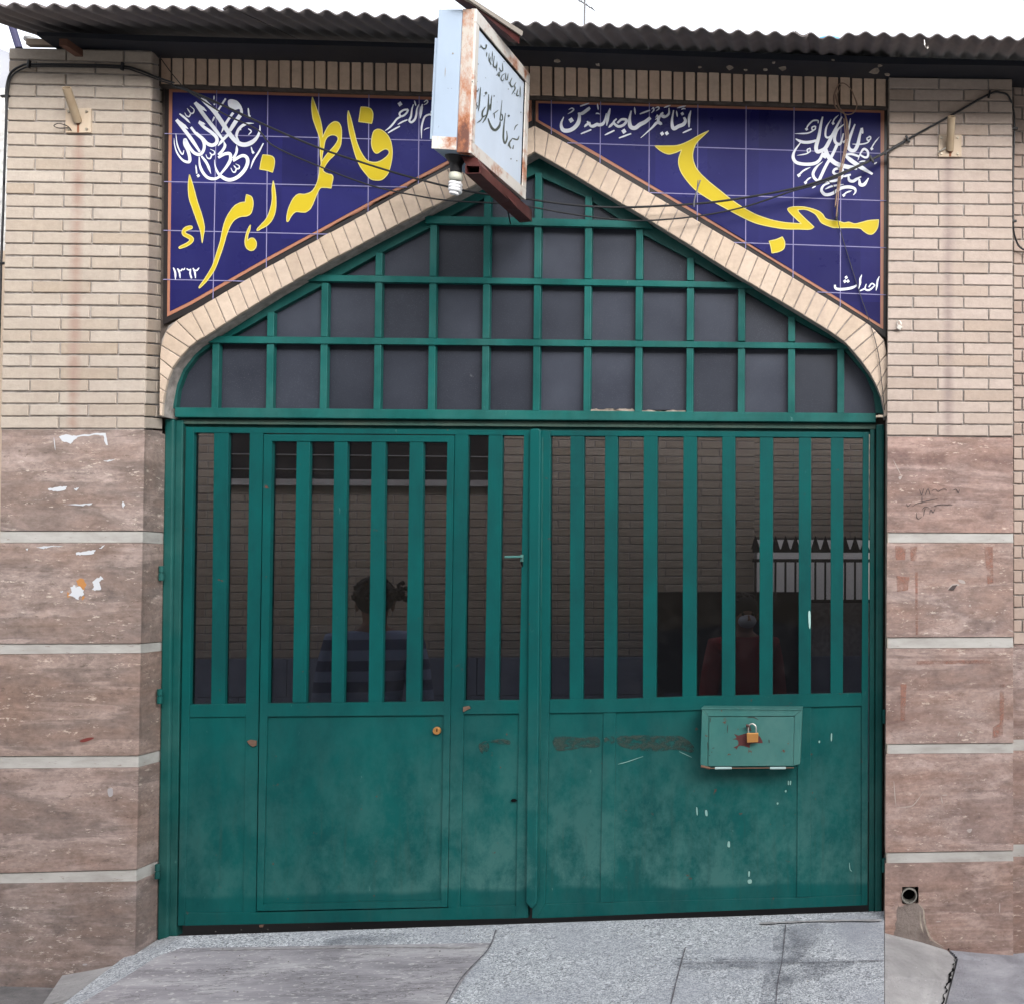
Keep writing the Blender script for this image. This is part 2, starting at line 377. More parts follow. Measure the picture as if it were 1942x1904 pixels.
def glass():
    m = bpy.data.materials.new('tinted_glass'); m.use_nodes = True; t = m.node_tree; t.nodes.clear()
    o = t.nodes.new('ShaderNodeOutputMaterial'); mx = t.nodes.new('ShaderNodeMixShader'); tr = t.nodes.new('ShaderNodeBsdfTransparent')
    gl = t.nodes.new('ShaderNodeBsdfGlossy'); fr = t.nodes.new('ShaderNodeFresnel'); fr.inputs['IOR'].default_value = 1.45
    tr.inputs['Color'].default_value = (.52, .52, .55, 1); gl.inputs['Roughness'].default_value = .03
    co = t.nodes.new('ShaderNodeTexCoord'); ns = t.nodes.new('ShaderNodeTexNoise'); ns.inputs['Scale'].default_value = 1.6; ns.inputs['Detail'].default_value = 2
    bp = t.nodes.new('ShaderNodeBump'); bp.inputs['Strength'].default_value = .12; bp.inputs['Distance'].default_value = .02
    t.links.new(co.outputs['Object'], ns.inputs['Vector']); t.links.new(ns.outputs['Fac'], bp.inputs['Height']); t.links.new(bp.outputs[0], gl.inputs['Normal'])
    df = t.nodes.new('ShaderNodeBsdfDiffuse'); df.inputs['Color'].default_value = (.35, .33, .32, 1)
    m2 = t.nodes.new('ShaderNodeMixShader')
    n2 = t.nodes.new('ShaderNodeTexNoise'); n2.inputs['Scale'].default_value = 14; n2.inputs['Detail'].default_value = 6; t.links.new(co.outputs['Object'], n2.inputs['Vector'])
    rp = t.nodes.new('ShaderNodeValToRGB'); rp.color_ramp.elements[0].position = .5; rp.color_ramp.elements[0].color = (.004, .004, .004, 1); rp.color_ramp.elements[1].position = .8; rp.color_ramp.elements[1].color = (.018, .018, .018, 1)
    t.links.new(n2.outputs['Fac'], rp.inputs['Fac'])
    t.links.new(fr.outputs[0], mx.inputs[0]); t.links.new(tr.outputs[0], mx.inputs[1]); t.links.new(gl.outputs[0], mx.inputs[2])
    t.links.new(rp.outputs[0], m2.inputs[0]); t.links.new(mx.outputs[0], m2.inputs[1]); t.links.new(df.outputs[0], m2.inputs[2])
    t.links.new(m2.outputs[0], o.inputs[0]); return m
M['glass'] = glass()
def granite():
    m = mat('speckled_granite', (.35, .36, .38), .75); t = NT(m)
    a = t.noise(62, None, 3, .7, 2.2)
    c = t.ramp(a, [(.38, (.13, .135, .15)), (.46, (.27, .29, .32)), (.54, (.44, .465, .50)), (.62, (.70, .72, .75))])
    b = t.noise(2.2, None, 4, .5)
    c = t.mix(t.ramp(b, [(.42, 0), (.66, .7)]), c, (.32, .335, .38))
    d = t.noise(1.6, t.mapping((1, 1, 1)), 3)
    c = t.mix(t.ramp(d, [(.56, 0), (.70, .55)]), c, (.22, .23, .27))
    t.col(c); t.bump(a, .5, .003); return m
M['granite'] = granite()
def greyslab():
    m = mat('grey_flagstone', (.26, .25, .27), .6); t = NT(m)
    a = t.noise(2.4, t.mapping((1, 3.2, 1)), 7, .65, .5)
    c = t.ramp(a, [(.33, (.21, .20, .22)), (.5, (.31, .295, .32)), (.66, (.42, .41, .43))])
    v = t.noise(4.2, t.mapping((1, 5, 1)), 6, .7, 1.2)
    vm = t.math('MULTIPLY', t.ramp(v, [(.485, 0), (.505, 1), (.53, 0)]), t.ramp(t.noise(5), [(.42, 0), (.52, 1)]))
    c = t.mix(t.math('MULTIPLY', vm, .75), c, (.10, .095, .10))
    c = t.mix(t.ramp(t.noise(32, t.mapping((1, 2, 1)), 5, .7), [(.58, 0), (.63, .75)]), c, (.55, .54, .54))
    t.col(c); t.bump(t.math('SUBTRACT', a, vm), .4, .004); return m
M['flag'] = greyslab()
def conc(name, lo, hi, sc=3, bump=.5):
    m = mat(name, hi, .85); t = NT(m)
    c = t.mix(t.ramp(t.noise(sc, None, 8, .65, .4), [(.35, 0), (.65, 1)]), lo, hi)
    c = t.mix(t.ramp(t.noise(48, None, 4, .7), [(.6, 0), (.72, .5)]), c, tuple(v*.55 for v in lo))
    c = t.mix(t.ramp(t.noise(85, None, 3, .7), [(.66, 0), (.74, .5)]), c, tuple(min(.7, v*1.6) for v in hi))
    t.col(c); t.bump(t.math('ADD', t.noise(sc*4, None, 6, .7), t.math('MULTIPLY', t.noise(110, None, 3), .4)), bump, .012); return m
M['asphalt'] = conc('street_asphalt', (.11, .107, .11), (.21, .20, .205), 6, .9)
M['concrete'] = conc('grey_concrete', (.24, .235, .24), (.42, .41, .415), 3.5, .9)
M['concrete_b'] = conc('bluish_concrete', (.20, .20, .225), (.37, .37, .405), 4.0, .9)
M['skin'] = mat('skin', (.30, .16, .10), .6); M['hair'] = mat('hair', (.008, .007, .008), .7)
M['shirt'] = mat('blue_grey_shirt', (.075, .09, .15), .85)
_t = NT(M['shirt']); _w = _t.n('ShaderNodeTexWave'); _w.bands_direction = 'Z'; _w.inputs['Scale'].default_value = 3.4; _t.l(_t.co, _w.inputs['Vector']); _t.col(_t.mix(_t.ramp(_w.outputs['Fac'], [(.45, 0), (.55, 1)]), (.12, .14, .22), (.34, .40, .55)))
M['trousers'] = mat('dark_trousers', (.02, .02, .028), .85)
M['red_top'] = mat('red_top', (.22, .02, .018), .85); M['mask'] = mat('white_mask', (.5, .52, .56), .8)
# ------------------------------------------------------------------ brick laying
def lay(name, mat_, parent, patches, smooth=False, label=None):
    """patches: list of (TL, TR, BL, BR, rows, joints_fn, gap, relief, outward normal)"""
    bm = NB(); lay_ = bm.faces.layers.float.new('rnd_f')
    for TL, TR, BL, BR, rows, jf, gap, rel, n in patches:
        W = ((TR-TL).length+(BR-BL).length)/2; H = ((BL-TL).length+(BR-TR).length)/2
        def P(u, v, o): return TL.lerp(TR, u).lerp(BL.lerp(BR, u), v)+n*o
        gu, gv = gap/W/2, gap/H/2; ch = .0022; cu, cv = ch/W, ch/H
        for r in range(rows):
            js = [0]+list(jf(r))+[1]
            for i in range(len(js)-1):
                a, b = js[i]+(gu if i else 0), js[i+1]-(gu if i < len(js)-2 else 0)
                if b-a < .01: continue
                v0 = r/rows+gv*random.uniform(.75, 1.3); v1 = (r+1)/rows-gv*random.uniform(.75, 1.3)
                a += random.uniform(-.12, .12)*gu*2*(i > 0); b += random.uniform(-.12, .12)*gu*2*(i < len(js)-2)
                k = rel+random.uniform(-.0012, .0012); sk = random.uniform(-.0007, .0007)/H
                cs = [(a, v0), (b, v0+sk), (b, v1+sk), (a, v1)]
                ins = [(a+cu, v0+cv), (b-cu, v0+cv+sk), (b-cu, v1-cv+sk), (a+cu, v1-cv)]
                F_ = [bm.verts.new(P(x, y, k)) for x, y in ins]; Mi = [bm.verts.new(P(x, y, k-ch)) for x, y in cs]
                B_ = [bm.verts.new(P(x, y, -.012)) for x, y in cs]
                rv = random.random()
                fs = [bm.faces.new(F_)]
                for q in range(4):
                    w_ = (q+1) % 4
                    fs.append(bm.faces.new((F_[q], Mi[q], Mi[w_], F_[w_]))); fs.append(bm.faces.new((Mi[q], B_[q], B_[w_], Mi[w_])))
                for f in fs: f[lay_] = rv
    bmesh.ops.recalc_face_normals(bm, faces=bm.faces[:])
    me = bpy.data.meshes.new(name); vals = [f[lay_] for f in bm.faces]; bm.to_mesh(me); bm.free()
    A = me.attributes.new('rnd', 'FLOAT', 'FACE')
    for i, v in enumerate(vals): A.data[i].value = v
    if 'rnd_f' in me.attributes: me.attributes.remove(me.attributes['rnd_f'])
    me.materials.append(mat_)
    o = bpy.data.objects.new(name, me); C.objects.link(o)
    if parent is not None:
        o.parent = parent
        if parent.type == 'EMPTY': o.matrix_parent_inverse = Matrix.Translation(-Vector(parent.location))
    if label: o['label'] = label
    return o
def attr_const(o, v):
    A = o.data.attributes.new('rnd', 'FLOAT', 'FACE')
    for d in A.data: d.value = v
def bond(r, e=(.40, .805), o_=(.195, .605)): return e if r % 2 == 0 else o_
FR = Vector((0, -1, 0))
def base_loc(x, y, Y): p = at(x, y, Y); return Vector((p.x, p.y, p.z))

# ================================================================== THE GROUND
zl, zr = at(60, 1853, -.16).z, -.33
def street_z(X): return zl+(zr-zl)*min(1.2, max(-.2, (X+3.9)/4.2))
bm = NB()
NX = 60; xs = [-60, -25, -12]+[-8+12*i/NX for i in range(NX+1)]+[8, 20, 60]; ys = [-60, -20, -10, -7]+[-5+6.5*i/26 for i in range(27)]
vs = {}
for i, x in enumerate(xs):
    for j, y in enumerate(ys):
        vs[i, j] = bm.verts.new((x, y, street_z(x)+.002*math.sin(x*3.1+y*1.7)+.0015*math.sin(x*7+1)*math.cos(y*6)))
for i in range(len(xs)-1):
    for j in range(len(ys)-1): bm.faces.new((vs[i, j], vs[i+1, j], vs[i+1, j+1], vs[i, j+1]))
setp(link('street', bm, M['asphalt'], smooth=True), kind='structure')

bm = NB(); xs2 = [-60, -20, -8, -4, 0, 4, 8, 20, 60]
for a, b in zip(xs2, xs2[1:]):
    bm.faces.new([bm.verts.new((x, y, street_z(x)+.02)) for x, y in ((a, -60), (b, -60), (b, -1.9), (a, -1.9))])
setp(link('bounce_ground', bm, conc('pale_bounce_ground', (.36, .35, .33), (.46, .45, .43), 2)), kind='structure')  # unseen pale sheet added to bounce light up under the roof
# the ramp up to the gate: granite paving falling from the threshold to the street
RB0 = at(340, 1768, -.02); RB1 = at(1677, 1728, -.02)      # back edge, left and right
def ramp_z(X, Y):                                         # surface height
    t = (X-RB0.x)/(RB1.x-RB0.x); zb = RB0.z+(RB1.z-RB0.z)*max(-.2, min(1, t))
    if X < RB0.x: zb = RB0.z-.36*min(.12, RB0.x-X)
    s = max(0, -.02-Y); return zb-.075*s-.012*s*s
def on_ramp(x, y, lift=0.0):
    d = ray(x, y); p = None; k = .5
    lo, hi = 1.0, 9.0
    for _ in range(40):
        k = (lo+hi)/2; q = EYE+d*k
        if q.z > ramp_z(q.x, q.y)+lift: lo = k
        else: hi = k
    return EYE+d*hi
def sheet_on(fn, poly, name, mat_, skirt=.3, sub=14, lift=0.0, parent=None):
    """a paved area whose outline is given along a grid: rows of points from back to front"""
    bm = NB(); rows = []
    for (xa, ya), (xb, yb) in poly:
        rows.append([fn(xa+(xb-xa)*i/sub, ya+(yb-ya)*i/sub, lift) for i in range(sub+1)])
    V = [[bm.verts.new(p) for p in r] for r in rows]
    for i in range(len(V)-1):
        for j in range(sub): bm.faces.new((V[i][j], V[i][j+1], V[i+1][j+1], V[i+1][j]))
    if skirt:
        loop = V[0]+[r[-1] for r in V[1:]]+list(reversed(V[-1][:-1]))+[r[0] for r in reversed(V[1:-1])]
        lo = [bm.verts.new(v.co-Vector((0, 0, skirt))) for v in loop]; n = len(loop)
        for i in range(n): bm.faces.new((loop[i], loop[(i+1) % n], lo[(i+1) % n], lo[i]))
    return link(name, bm, mat_, parent)
def lerp_rows(top, bot, n): return [((top[0][0]+(bot[0][0]-top[0][0])*i/n, top[0][1]+(bot[0][1]-top[0][1])*i/n), (top[1][0]+(bot[1][0]-top[1][0])*i/n, top[1][1]+(bot[1][1]-top[1][1])*i/n)) for i in range(n+1)]
rows = lerp_rows(((286, 1776), (1677, 1727)), ((118, 1904), (1677, 1904)), 5)+[((-60, 2040), (1677, 2040)), ((-200, 2200), (1677, 2200))]
setp(sheet_on(on_ramp, rows, 'ramp', M['granite'], .3, 24), kind='structure')
rows = [((345, 1797), (930, 1787)), ((300, 1812), (915, 1808)), ((240, 1850), (882, 1850)), ((150, 1904), (848, 1904)), ((0, 2040), (770, 2040))]
o = sheet_on(on_ramp, rows, 'flagstone', M['flag'], 0.006, 12, .004); setp(o, kind='structure')
# joints between the paving slabs
def ground_line(name, pts, wd, mat_, lift=.006, dz=.004):
    bm = NB(); P = [on_ramp(x, y, lift) for x, y in pts]; n = len(P); pv = None
    for i, p in enumerate(P):
        t = (P[min(i+1, n-1)]-P[max(i-1, 0)]).normalized(); s = Vector((-t.y, t.x, 0)).normalized()*wd/2*random.uniform(.6, 1.3)
        q = (bm.verts.new(p+s), bm.verts.new(p-s))
        if pv: bm.faces.new((pv[0], pv[1], q[1], q[0]))
        pv = q
    return link(name, bm, mat_)
M['joint'] = mortar_mat('paving_joint', (.13, .125, .14)); M['joint_pale'] = mortar_mat('pale_paving_joint', (.34, .33, .34))
for nm, pts, wd, mm in (('paving_joint', crv([(1290, 1826), (1400, 1823), (1520, 1824), (1676, 1820)], 6), .006, M['joint']),
                        ('paving_joint', crv([(1490, 1752), (1483, 1820), (1474, 1870), (1468, 1960)], 6), .005, M['joint']),
                        ('paving_joint', crv([(941, 1762), (925, 1800), (878, 1850), (845, 1904), (800, 1980)], 6), .006, M['joint']),
                        ('paving_joint', crv([(1300, 1795), (1285, 1850), (1272, 1904)], 6), .005, M['joint']),
                        ('mortar_smear', crv([(1440, 1750), (1560, 1745), (1672, 1744)], 6), .03, M['joint_pale']),
                        ('mortar_smear', crv([(400, 1800), (600, 1797), (760, 1795), (900, 1796)], 8), .014, M['joint_pale'])):
    setp(ground_line(nm, pts, wd, mm), kind='structure')
# damp patches on the granite (a real stain with its own shape)
def damp(pts, mat_, lift):
    bm = NB(); f = bm.faces.new([bm.verts.new(on_ramp(x, y, lift)) for x, y in crv(pts, 5, True)]); bmesh.ops.triangulate(bm, faces=[f], ngon_method='EAR_CLIP'); return link('damp_stain', bm, mat_)
def damp_mat():
    m = mat('damp_granite', (.13, .135, .165), .5); t = NT(m)
    n = t.noise(75, None, 3, .7, 1.5); t.col(t.ramp(n, [(.38, (.115, .12, .145)), (.6, (.20, .205, .24))]))
    tr = t.n('ShaderNodeBsdfTransparent'); mx = t.n('ShaderNodeMixShader'); o = t.t.nodes['Material Output']
    f = t.ramp(t.noise(7, None, 6, .7, .5), [(.38, 0), (.66, .55)])
    t.l(f, mx.inputs[0]); t.l(tr.outputs[0], mx.inputs[1]); t.l(t.b.outputs[0], mx.inputs[2]); t.l(mx.outputs[0], o.inputs[0]); return m
M['damp'] = damp_mat()
for i, pts in enumerate(([(1475, 1760), (1560, 1752), (1540, 1800), (1500, 1822), (1470, 1815)],
            [(1290, 1815), (1480, 1815), (1620, 1822), (1560, 1850), (1490, 1860), (1455, 1835), (1300, 1834)],
            [(1455, 1840), (1500, 1850), (1500, 1910), (1480, 1990), (1420, 1990), (1440, 1900)],
            [(640, 1775), (760, 1768), (740, 1784), (620, 1788)])):
    setp(damp(pts, M['damp'], .0075+.0015*i), kind='structure')

rg_ = random.Random(11); bm = NB()
for i in range(170):
    x = rg_.uniform(130, 1670); y = rg_.uniform(1765, 1900) if i % 3 else rg_.uniform(1758, 1775)
    if x < 330 and y < 1800+(330-x)*.4: continue
    p = on_ramp(x, y, .007); s_ = rg_.uniform(.0012, .0038)
    bmesh.ops.create_icosphere(bm, subdivisions=1, radius=s_, matrix=Matrix.Translation(p) @ Matrix.Rotation(rg_.uniform(0, 3), 4, 'Z') @ Matrix.Diagonal((1, rg_.uniform(.5, 1), .5, 1)))
setp(link('grit', bm, conc('grit_stone', (.07, .065, .06), (.36, .33, .30), 40, .2)), 'scattered grit and dust on the paved ramp in front of the gate', 'grit', kind='stuff')

# concrete poured against the right pillar, cracked, and the bluish strip beyond it
def on_z(x, y, z): d = ray(x, y); return EYE+d*((z-EYE.z)/d.z)
def surf(name, grid, mat_, skirt=.25):
    bm = NB(); V = [[bm.verts.new(p) for p in r] for r in grid]
    for i in range(len(V)-1):
        for j in range(len(V[0])-1): bm.faces.new((V[i][j], V[i][j+1], V[i+1][j+1], V[i+1][j]))
    loop = V[0]+[r[-1] for r in V[1:]]+list(reversed(V[-1][:-1]))+[r[0] for r in reversed(V[1:-1])]
    lo = [bm.verts.new(v.co-Vector((0, 0, skirt))) for v in loop]; n = len(loop)
    for i in range(n): bm.faces.new((loop[i], loop[(i+1) % n], lo[(i+1) % n], lo[i]))
    return link(name, bm, mat_, smooth=False)
def px(x, y, z): return on_z(x, y, z)
g = []
zt = [at(1678, 1768, -.13).z, at(1740, 1783, -.13).z, at(1795, 1802, -.13).z]
r0 = [at(1678, 1768, -.115), at(1710, 1776, -.115), at(1750, 1786, -.115), at(1795, 1800, -.115)]
r1 = [px(1678, 1800, r0[0].z-.012), px(1722, 1805, r0[1].z-.018), px(1768, 1812, r0[2].z-.022), px(1812, 1818, r0[3].z-.02)]
r2 = [px(1678, 1850, r0[0].z-.035), px(1718, 1852, r0[1].z-.045), px(1775, 1855, r0[2].z-.05), px(1800, 1860, r0[3].z-.04)]
r3 = [px(1678, 1900, r0[0].z-.075), px(1715, 1901, r0[1].z-.09), px(1760, 1902, r0[2].z-.10), px(1788, 1904, r0[3].z-.075)]
r4 = [px(1678, 1990, r0[0].z-.15), px(1720, 1990, r0[1].z-.16), px(1760, 1990, r0[2].z-.16), px(1780, 1990, r0[3].z-.13)]
setp(surf('concrete_apron', [r0, r1, r2, r3, r4], M['concrete']), kind='structure')
q0 = [at(1799, 1800, -.115), at(1860, 1806, -.115), at(1925, 1808, -.10), at(2100, 1790, .05)]
zz = [r0[3].z-.006, q0[1].z, q0[2].z, q0[3].z]
q1 = [px(1817, 1818, zz[0]-.02), px(1870, 1822, zz[1]-.01), px(1940, 1825, zz[2]-.01), px(2120, 1830, zz[3]-.01)]
q2 = [px(1806, 1860, zz[0]-.045), px(1880, 1866, zz[1]-.03), px(1960, 1870, zz[2]-.03), px(2150, 1880, zz[3]-.03)]
q3 = [px(1794, 1904, zz[0]-.085), px(1890, 1910, zz[1]-.06), px(1980, 1915, zz[2]-.05), px(2200, 1930, zz[3]-.05)]
q4 = [px(1786, 1995, zz[0]-.14), px(1900, 2000, zz[1]-.12), px(2000, 2000, zz[2]-.10), px(2300, 2000, zz[3]-.1)]
setp(surf('pavement', [q0, q1, q2, q3, q4], M['concrete_b']), kind='structure')
bm = NB(); cr = crv3([v_[3]+Vector((0, 0, .008)) for v_ in (r0, r1, r2, r3, r4)], 14); pv = None
for i, p in enumerate(cr):
    p = p+Vector((random.uniform(-.006, .006), 0, 0)); w_ = random.uniform(.001, .0045)*(1.6 if 22 < i < 34 else 1)
    q = (bm.verts.new(p-Vector((w_, 0, 0))), bm.verts.new(p+Vector((w_, 0, 0))))
    if pv: bm.faces.new((pv[0], pv[1], q[1], q[0]))
    pv = q
setp(link('pavement_crack', bm, M['dark']), kind='structure')
# smear of concrete against the left pillar
a0 = [at(118, 1849, -.165), at(180, 1838, -.165), at(252, 1822, -.165), at(292, 1795, -.12)]
zz0 = [p.z for p in a0]
a1 = [px(100, 1876, zl+.005), px(165, 1862, zz0[1]*.45+zl*.55+.003), px(228, 1842, zz0[2]*.6+zl*.4), px(292, 1806, zz0[3]-.02)]
a2 = [px(78, 1908, zl+.004), px(128, 1893, zl+.005), px(205, 1862, zz0[2]*.3+zl*.7), px(280, 1822, zz0[3]-.05)]
setp(surf('concrete_fillet', [a0, a1, a2], M['concrete'], .12), kind='structure')

# ================================================================== PILLARS
def quad(px4, Y): return [at(x, y, Y) for x, y in px4]
# ---- left
YL = -.16
LP = thing('brick_pillar', 'brick and travertine pillar left of the green gate, torn paper scraps stuck on its stone', 'pillar', base_loc(140, 1850, YL))
bm = NB()    # core of mortar behind the bricks
fr = [at(-60, 88, YL+.004), at(18, 90, YL+.004), at(287, 96, YL+.004), at(255, 1835, YL+.004), at(253, 2040, YL+.004), at(-60, 2040, YL+.004)]
fr = [at(19, 92, YL+.004), at(287.5, 97, YL+.004), at(273, 816, YL+.004), at(3, 816, YL+.004)]
hexa(bm, fr, [at(19, 92, YL+.004)+Vector((0, .3, 0)), at(310, 97, .25), at(307, 816, .25), at(3, 816, YL)+Vector((0, .3, 0))])
link('mortar_core', bm, M['mortar'], LP)
bm = NB(); f = [at(290, 792, .045), at(349, 792, .045), at(334, 1960, .045), at(276, 1960, .045)]; hexa(bm, f, [p+Vector((0, .015, 0)) for p in f]); link('jamb', bm, M['mortar_dark'], LP)
q = quad([(18, 91), (288, 98), (2, 814), (273.5, 814)], YL)
lay('brickwork', M['brick_l'], LP, [(q[0], q[1], q[2], q[3], 31, lambda r: bond(r), .0065, .0028, FR),
    (at(288.8, 98, YL+.002), at(311, 104, -.03), at(274.3, 814, YL+.002), at(308, 816, -.02), 31, lambda r: (.62,) if r % 2 else (), .006, .001, (at(311, 104, -.03)-at(288.8, 98, YL)).cross(Vector((0, 0, 1))).normalized())])
q = quad([(55, 76), (112, 77), (54, 89), (112, 90)], YL+.03)
lay('loose_bricks', M['brick_t'], LP, [(q[0], q[1], q[2], q[3], 1, lambda r: (), .004, .02, FR)])
Llev = [(815, 815, 817), (1007, 1007, 1010), (1029, 1029, 1032), (1221, 1220.5, 1217), (1240, 1238, 1237), (1434, 1433, 1425), (1457, 1454.5, 1445), (1656, 1649, 1636), (1675, 1671, 1656), (1960, 1960, 1960)]
def Lx(y): return 273.5+(y-815)*(255-273.5)/(1820-815)
def Lb(y): return 308+(y-815)*(292-308)/(1785-815)
for i in range(9):
    bandp = i % 2 == 1; y0, y1 = Llev[i], Llev[i+1]
    off = .006 if bandp else 0.0
    bm = NB(); e = .6 if not bandp else 0
    LLx = lambda y: 3-(y-815)*.016
    f4 = [at(LLx(y0[0]), y0[0]+e, YL+off), at(Lx(y0[1]), y0[1]+e, YL+off), at(Lx(y1[1]), y1[1]-e, YL+off), at(LLx(y1[0]), y1[0]-e, YL+off)]
    hexa(bm, f4, [p+Vector((0, .28-off, 0)) for p in f4])
    g4 = [at(Lx(y0[1])+.9, y0[1]+e, YL+off), at(Lb(y0[2]), y0[2]+e, -.01), at(Lb(y1[2]), y1[2]-e, -.01), at(Lx(y1[1])+.9, y1[1]-e, YL+off)]
    back = Vector((-.05, .03, 0))
    hexa(bm, g4, [p+back for p in g4])
    o = link('stone_band' if bandp else 'stone_slab', bm, M['band'] if bandp else M['trav_l'], LP, bevel=.0015); attr_const(o, random.random())
zf = Zm(0, 900, 3.174)
def proj_front(zf, Y): return lambda x, y, o: at(*zf(x, y), Y-o)
ink = Ink(proj_front(zf, YL-.001), .0002)
for P in ([(410, 185), (470, 170), (530, 180), (650, 163), (735, 160), (752, 247), (735, 235), (720, 178), (640, 176), (540, 189), (490, 236), (430, 215)], [(335, 545), (400, 535), (465, 530), (460, 550), (400, 565), (345, 560)],
          [(490, 1230), (520, 1213), (532, 1232), (550, 1222), (585, 1250), (580, 1285), (550, 1295), (545, 1317), (515, 1300), (475, 1290), (500, 1265)], [(640, 1245), (655, 1225), (645, 1190), (700, 1150), (720, 1175), (690, 1190), (705, 1240), (660, 1255)],
          [(530, 988), (600, 980), (665, 970), (655, 995), (580, 1005), (533, 1008)], [(690, 957), (730, 935), (705, 962)], [(850, 630), (872, 660), (860, 682), (848, 655)], [(720, 352), (800, 343), (745, 360)], [(420, 1258), (440, 1255), (430, 1270)], [(515, 545), (550, 538), (530, 562)],
          [(250, 948), (330, 945), (440, 943), (330, 955), (300, 962)], [(180, 960), (195, 962), (190, 980)], [(430, 650), (560, 655), (645, 645), (640, 655), (560, 663)]):
    ink.fill(rag(P, 5), False)
ink.pen([(375, 190), (385, 280)], 5)
link('torn_paper', ink.bm, M['paper'], LP)
ink = Ink(proj_front(zf, YL-.0008), .0001); ink.fill(rag([(530, 1180), (570, 1168), (603, 1210), (590, 1250), (550, 1222)], 6), False); ink.fill([(470, 1262), (490, 1290), (470, 1300)]); ink.fill([(575, 1290), (590, 1300), (570, 1320)])
link('glue_stain', ink.bm, M['orange_smear'], LP)
z2 = Zm(0, 1500, 2.712); ink = Ink(proj_front(z2, YL-.001), .0001); ink.fill([(475, 335), (520, 318), (560, 318), (530, 335), (490, 345)]); link('red_chip', ink.bm, mat('red_chip_paint', (.16, .03, .025)), LP)
ink = Ink(proj_front(z2, YL-.001), .0001); ink.fill([(640, 625), (668, 620), (670, 660), (648, 668)]); ink.pen([(490, 1668), (520, 1665)], 10); link('pale_chip', ink.bm, mat('grey_chip', (.33, .31, .32), .8), LP)

# ---- right
YR = -.12
RP = thing('brick_pillar', 'brick and travertine pillar right of the green gate, with a drain hole near its foot', 'pillar', base_loc(1800, 1800, YR))
bm = NB()
fr = [at(1687.5, 148, YR+.004), at(1918, 151, YR+.004), at(1920, 829, YR+.004), at(1682.5, 829, YR+.004)]
hexa(bm, fr, [p+Vector((0, .3, 0)) for p in fr]); link('mortar_core', bm, M['mortar'], RP)
bm = NB(); f = [at(1650, 792, .05), at(1700, 792, .05), at(1700, 1960, .05), at(1648, 1960, .05)]; hexa(bm, f, [p+Vector((0, .015, 0)) for p in f]); link('jamb', bm, M['mortar_dark'], RP)
q = quad([(1687, 147), (1919, 150), (1682, 827), (1920.5, 829)], YR)
lay('brickwork', M['brick_r'], RP, [(q[0], q[1], q[2], q[3], 31, lambda r: bond(r, (.40, .807), (.20, .605)), .006, .0028, FR)])
bm = NB()
g4 = [at(1686, 140, YR+.004), at(1681, 150, -.02), at(1677.5, 1900, -.0), at(1680.5, 1900, YR+.004)]
hexa(bm, g4, [p+Vector((.05, .03, 0)) for p in g4]); link('plaster_return', bm, M['plaster'], RP)
Rlev = [(828, 830), (1010, 1011), (1029, 1029), (1209, 1208), (1229, 1228), (1411, 1409), (1429, 1427.5), (1617, 1613), (1636.5, 1633), (1960, 1960)]
def Rx(y): return 1683+(y-828)*(1678-1683)/(1770-828)
for i in range(9):
    bandp = i % 2 == 1; y0, y1 = Rlev[i], Rlev[i+1]; off = .006 if bandp else 0; e = .6 if not bandp else 0; ex = 2 if bandp else 0
    f4 = [at(Rx(y0[0])+ex, y0[0]+e, YR+off), at(1921, y0[1]+e, YR+off), at(1922, y1[1]-e, YR+off), at(Rx(y1[0])+ex, y1[0]-e, YR+off)]
    bm = NB()
    if i < 8: hexa(bm, f4, [p+Vector((0, .3, 0)) for p in f4])
    else:      # slab with the square hole cut for the drain
        hx0, hx1, hy0, hy1 = 1711, 1742, 1681, 1714
        T = lambda x, y: (x, y)
        pieces = [[(Rx(1636), 1637), (hx0, 1636.6), (hx0, 1960), (Rx(1960), 1960)], [(hx0, 1636.6), (hx1, 1636), (hx1, hy0), (hx0, hy0)], [(hx0, hy1), (hx1, hy1), (hx1, 1960), (hx0, 1960)], [(hx1, 1636), (1921, 1633), (1922, 1960), (hx1, 1960)]]
        for pc in pieces:
            f = [at(x, y, YR) for x, y in pc]; hexa(bm, f, [p+Vector((0, .3, 0)) for p in f])
        f = [at(x, y, YR+.08) for x, y in ((hx0-3, hy0-3), (hx1+3, hy0-3), (hx1+3, hy1+3), (hx0-3, hy1+3))]; b2 = NB(); hexa(b2, f, [p+Vector((0, .02, 0)) for p in f]); link('drain_recess', b2, M['dark'], RP)
    o = link('stone_band' if bandp else 'stone_slab', bm, M['band'] if bandp else M['trav_r'], RP, bevel=0 if i == 8 else .0015); attr_const(o, random.random())
zr_ = Zm(1900, 900, 3.173)
ink = Ink(proj_front(zr_, YR-.001), .0002)
for P in ([(370, 550), (378, 575), (385, 595)], [(385, 595), (393, 570), (400, 545)], [(410, 592), (422, 560), (430, 545)], [(430, 545), (438, 565), (445, 592)], [(455, 562), (480, 550), (500, 566), (525, 552), (550, 550), (560, 560)], [(600, 560), (625, 550), (640, 575), (650, 550)],
          [(320, 670), (350, 650), (390, 640), (430, 630), (500, 615)], [(280, 650), (290, 668), (310, 650)], [(350, 712), (352, 745), (365, 755), (385, 742)], [(398, 735), (405, 700), (412, 680)], [(440, 722), (450, 692), (465, 712), (480, 682)], [(388, 640), (388, 600)], [(390, 690), (410, 672), (440, 680)], [(470, 665), (530, 655), (600, 660)]):
    ink.pen(P, 5, (.6, .6))
for P in ([(570, 1250), (600, 1217), (635, 1212), (610, 1248)],): ink.fill([(a, b, 1) for a, b in P])
link('scrawl', ink.bm, M['ink'], RP)
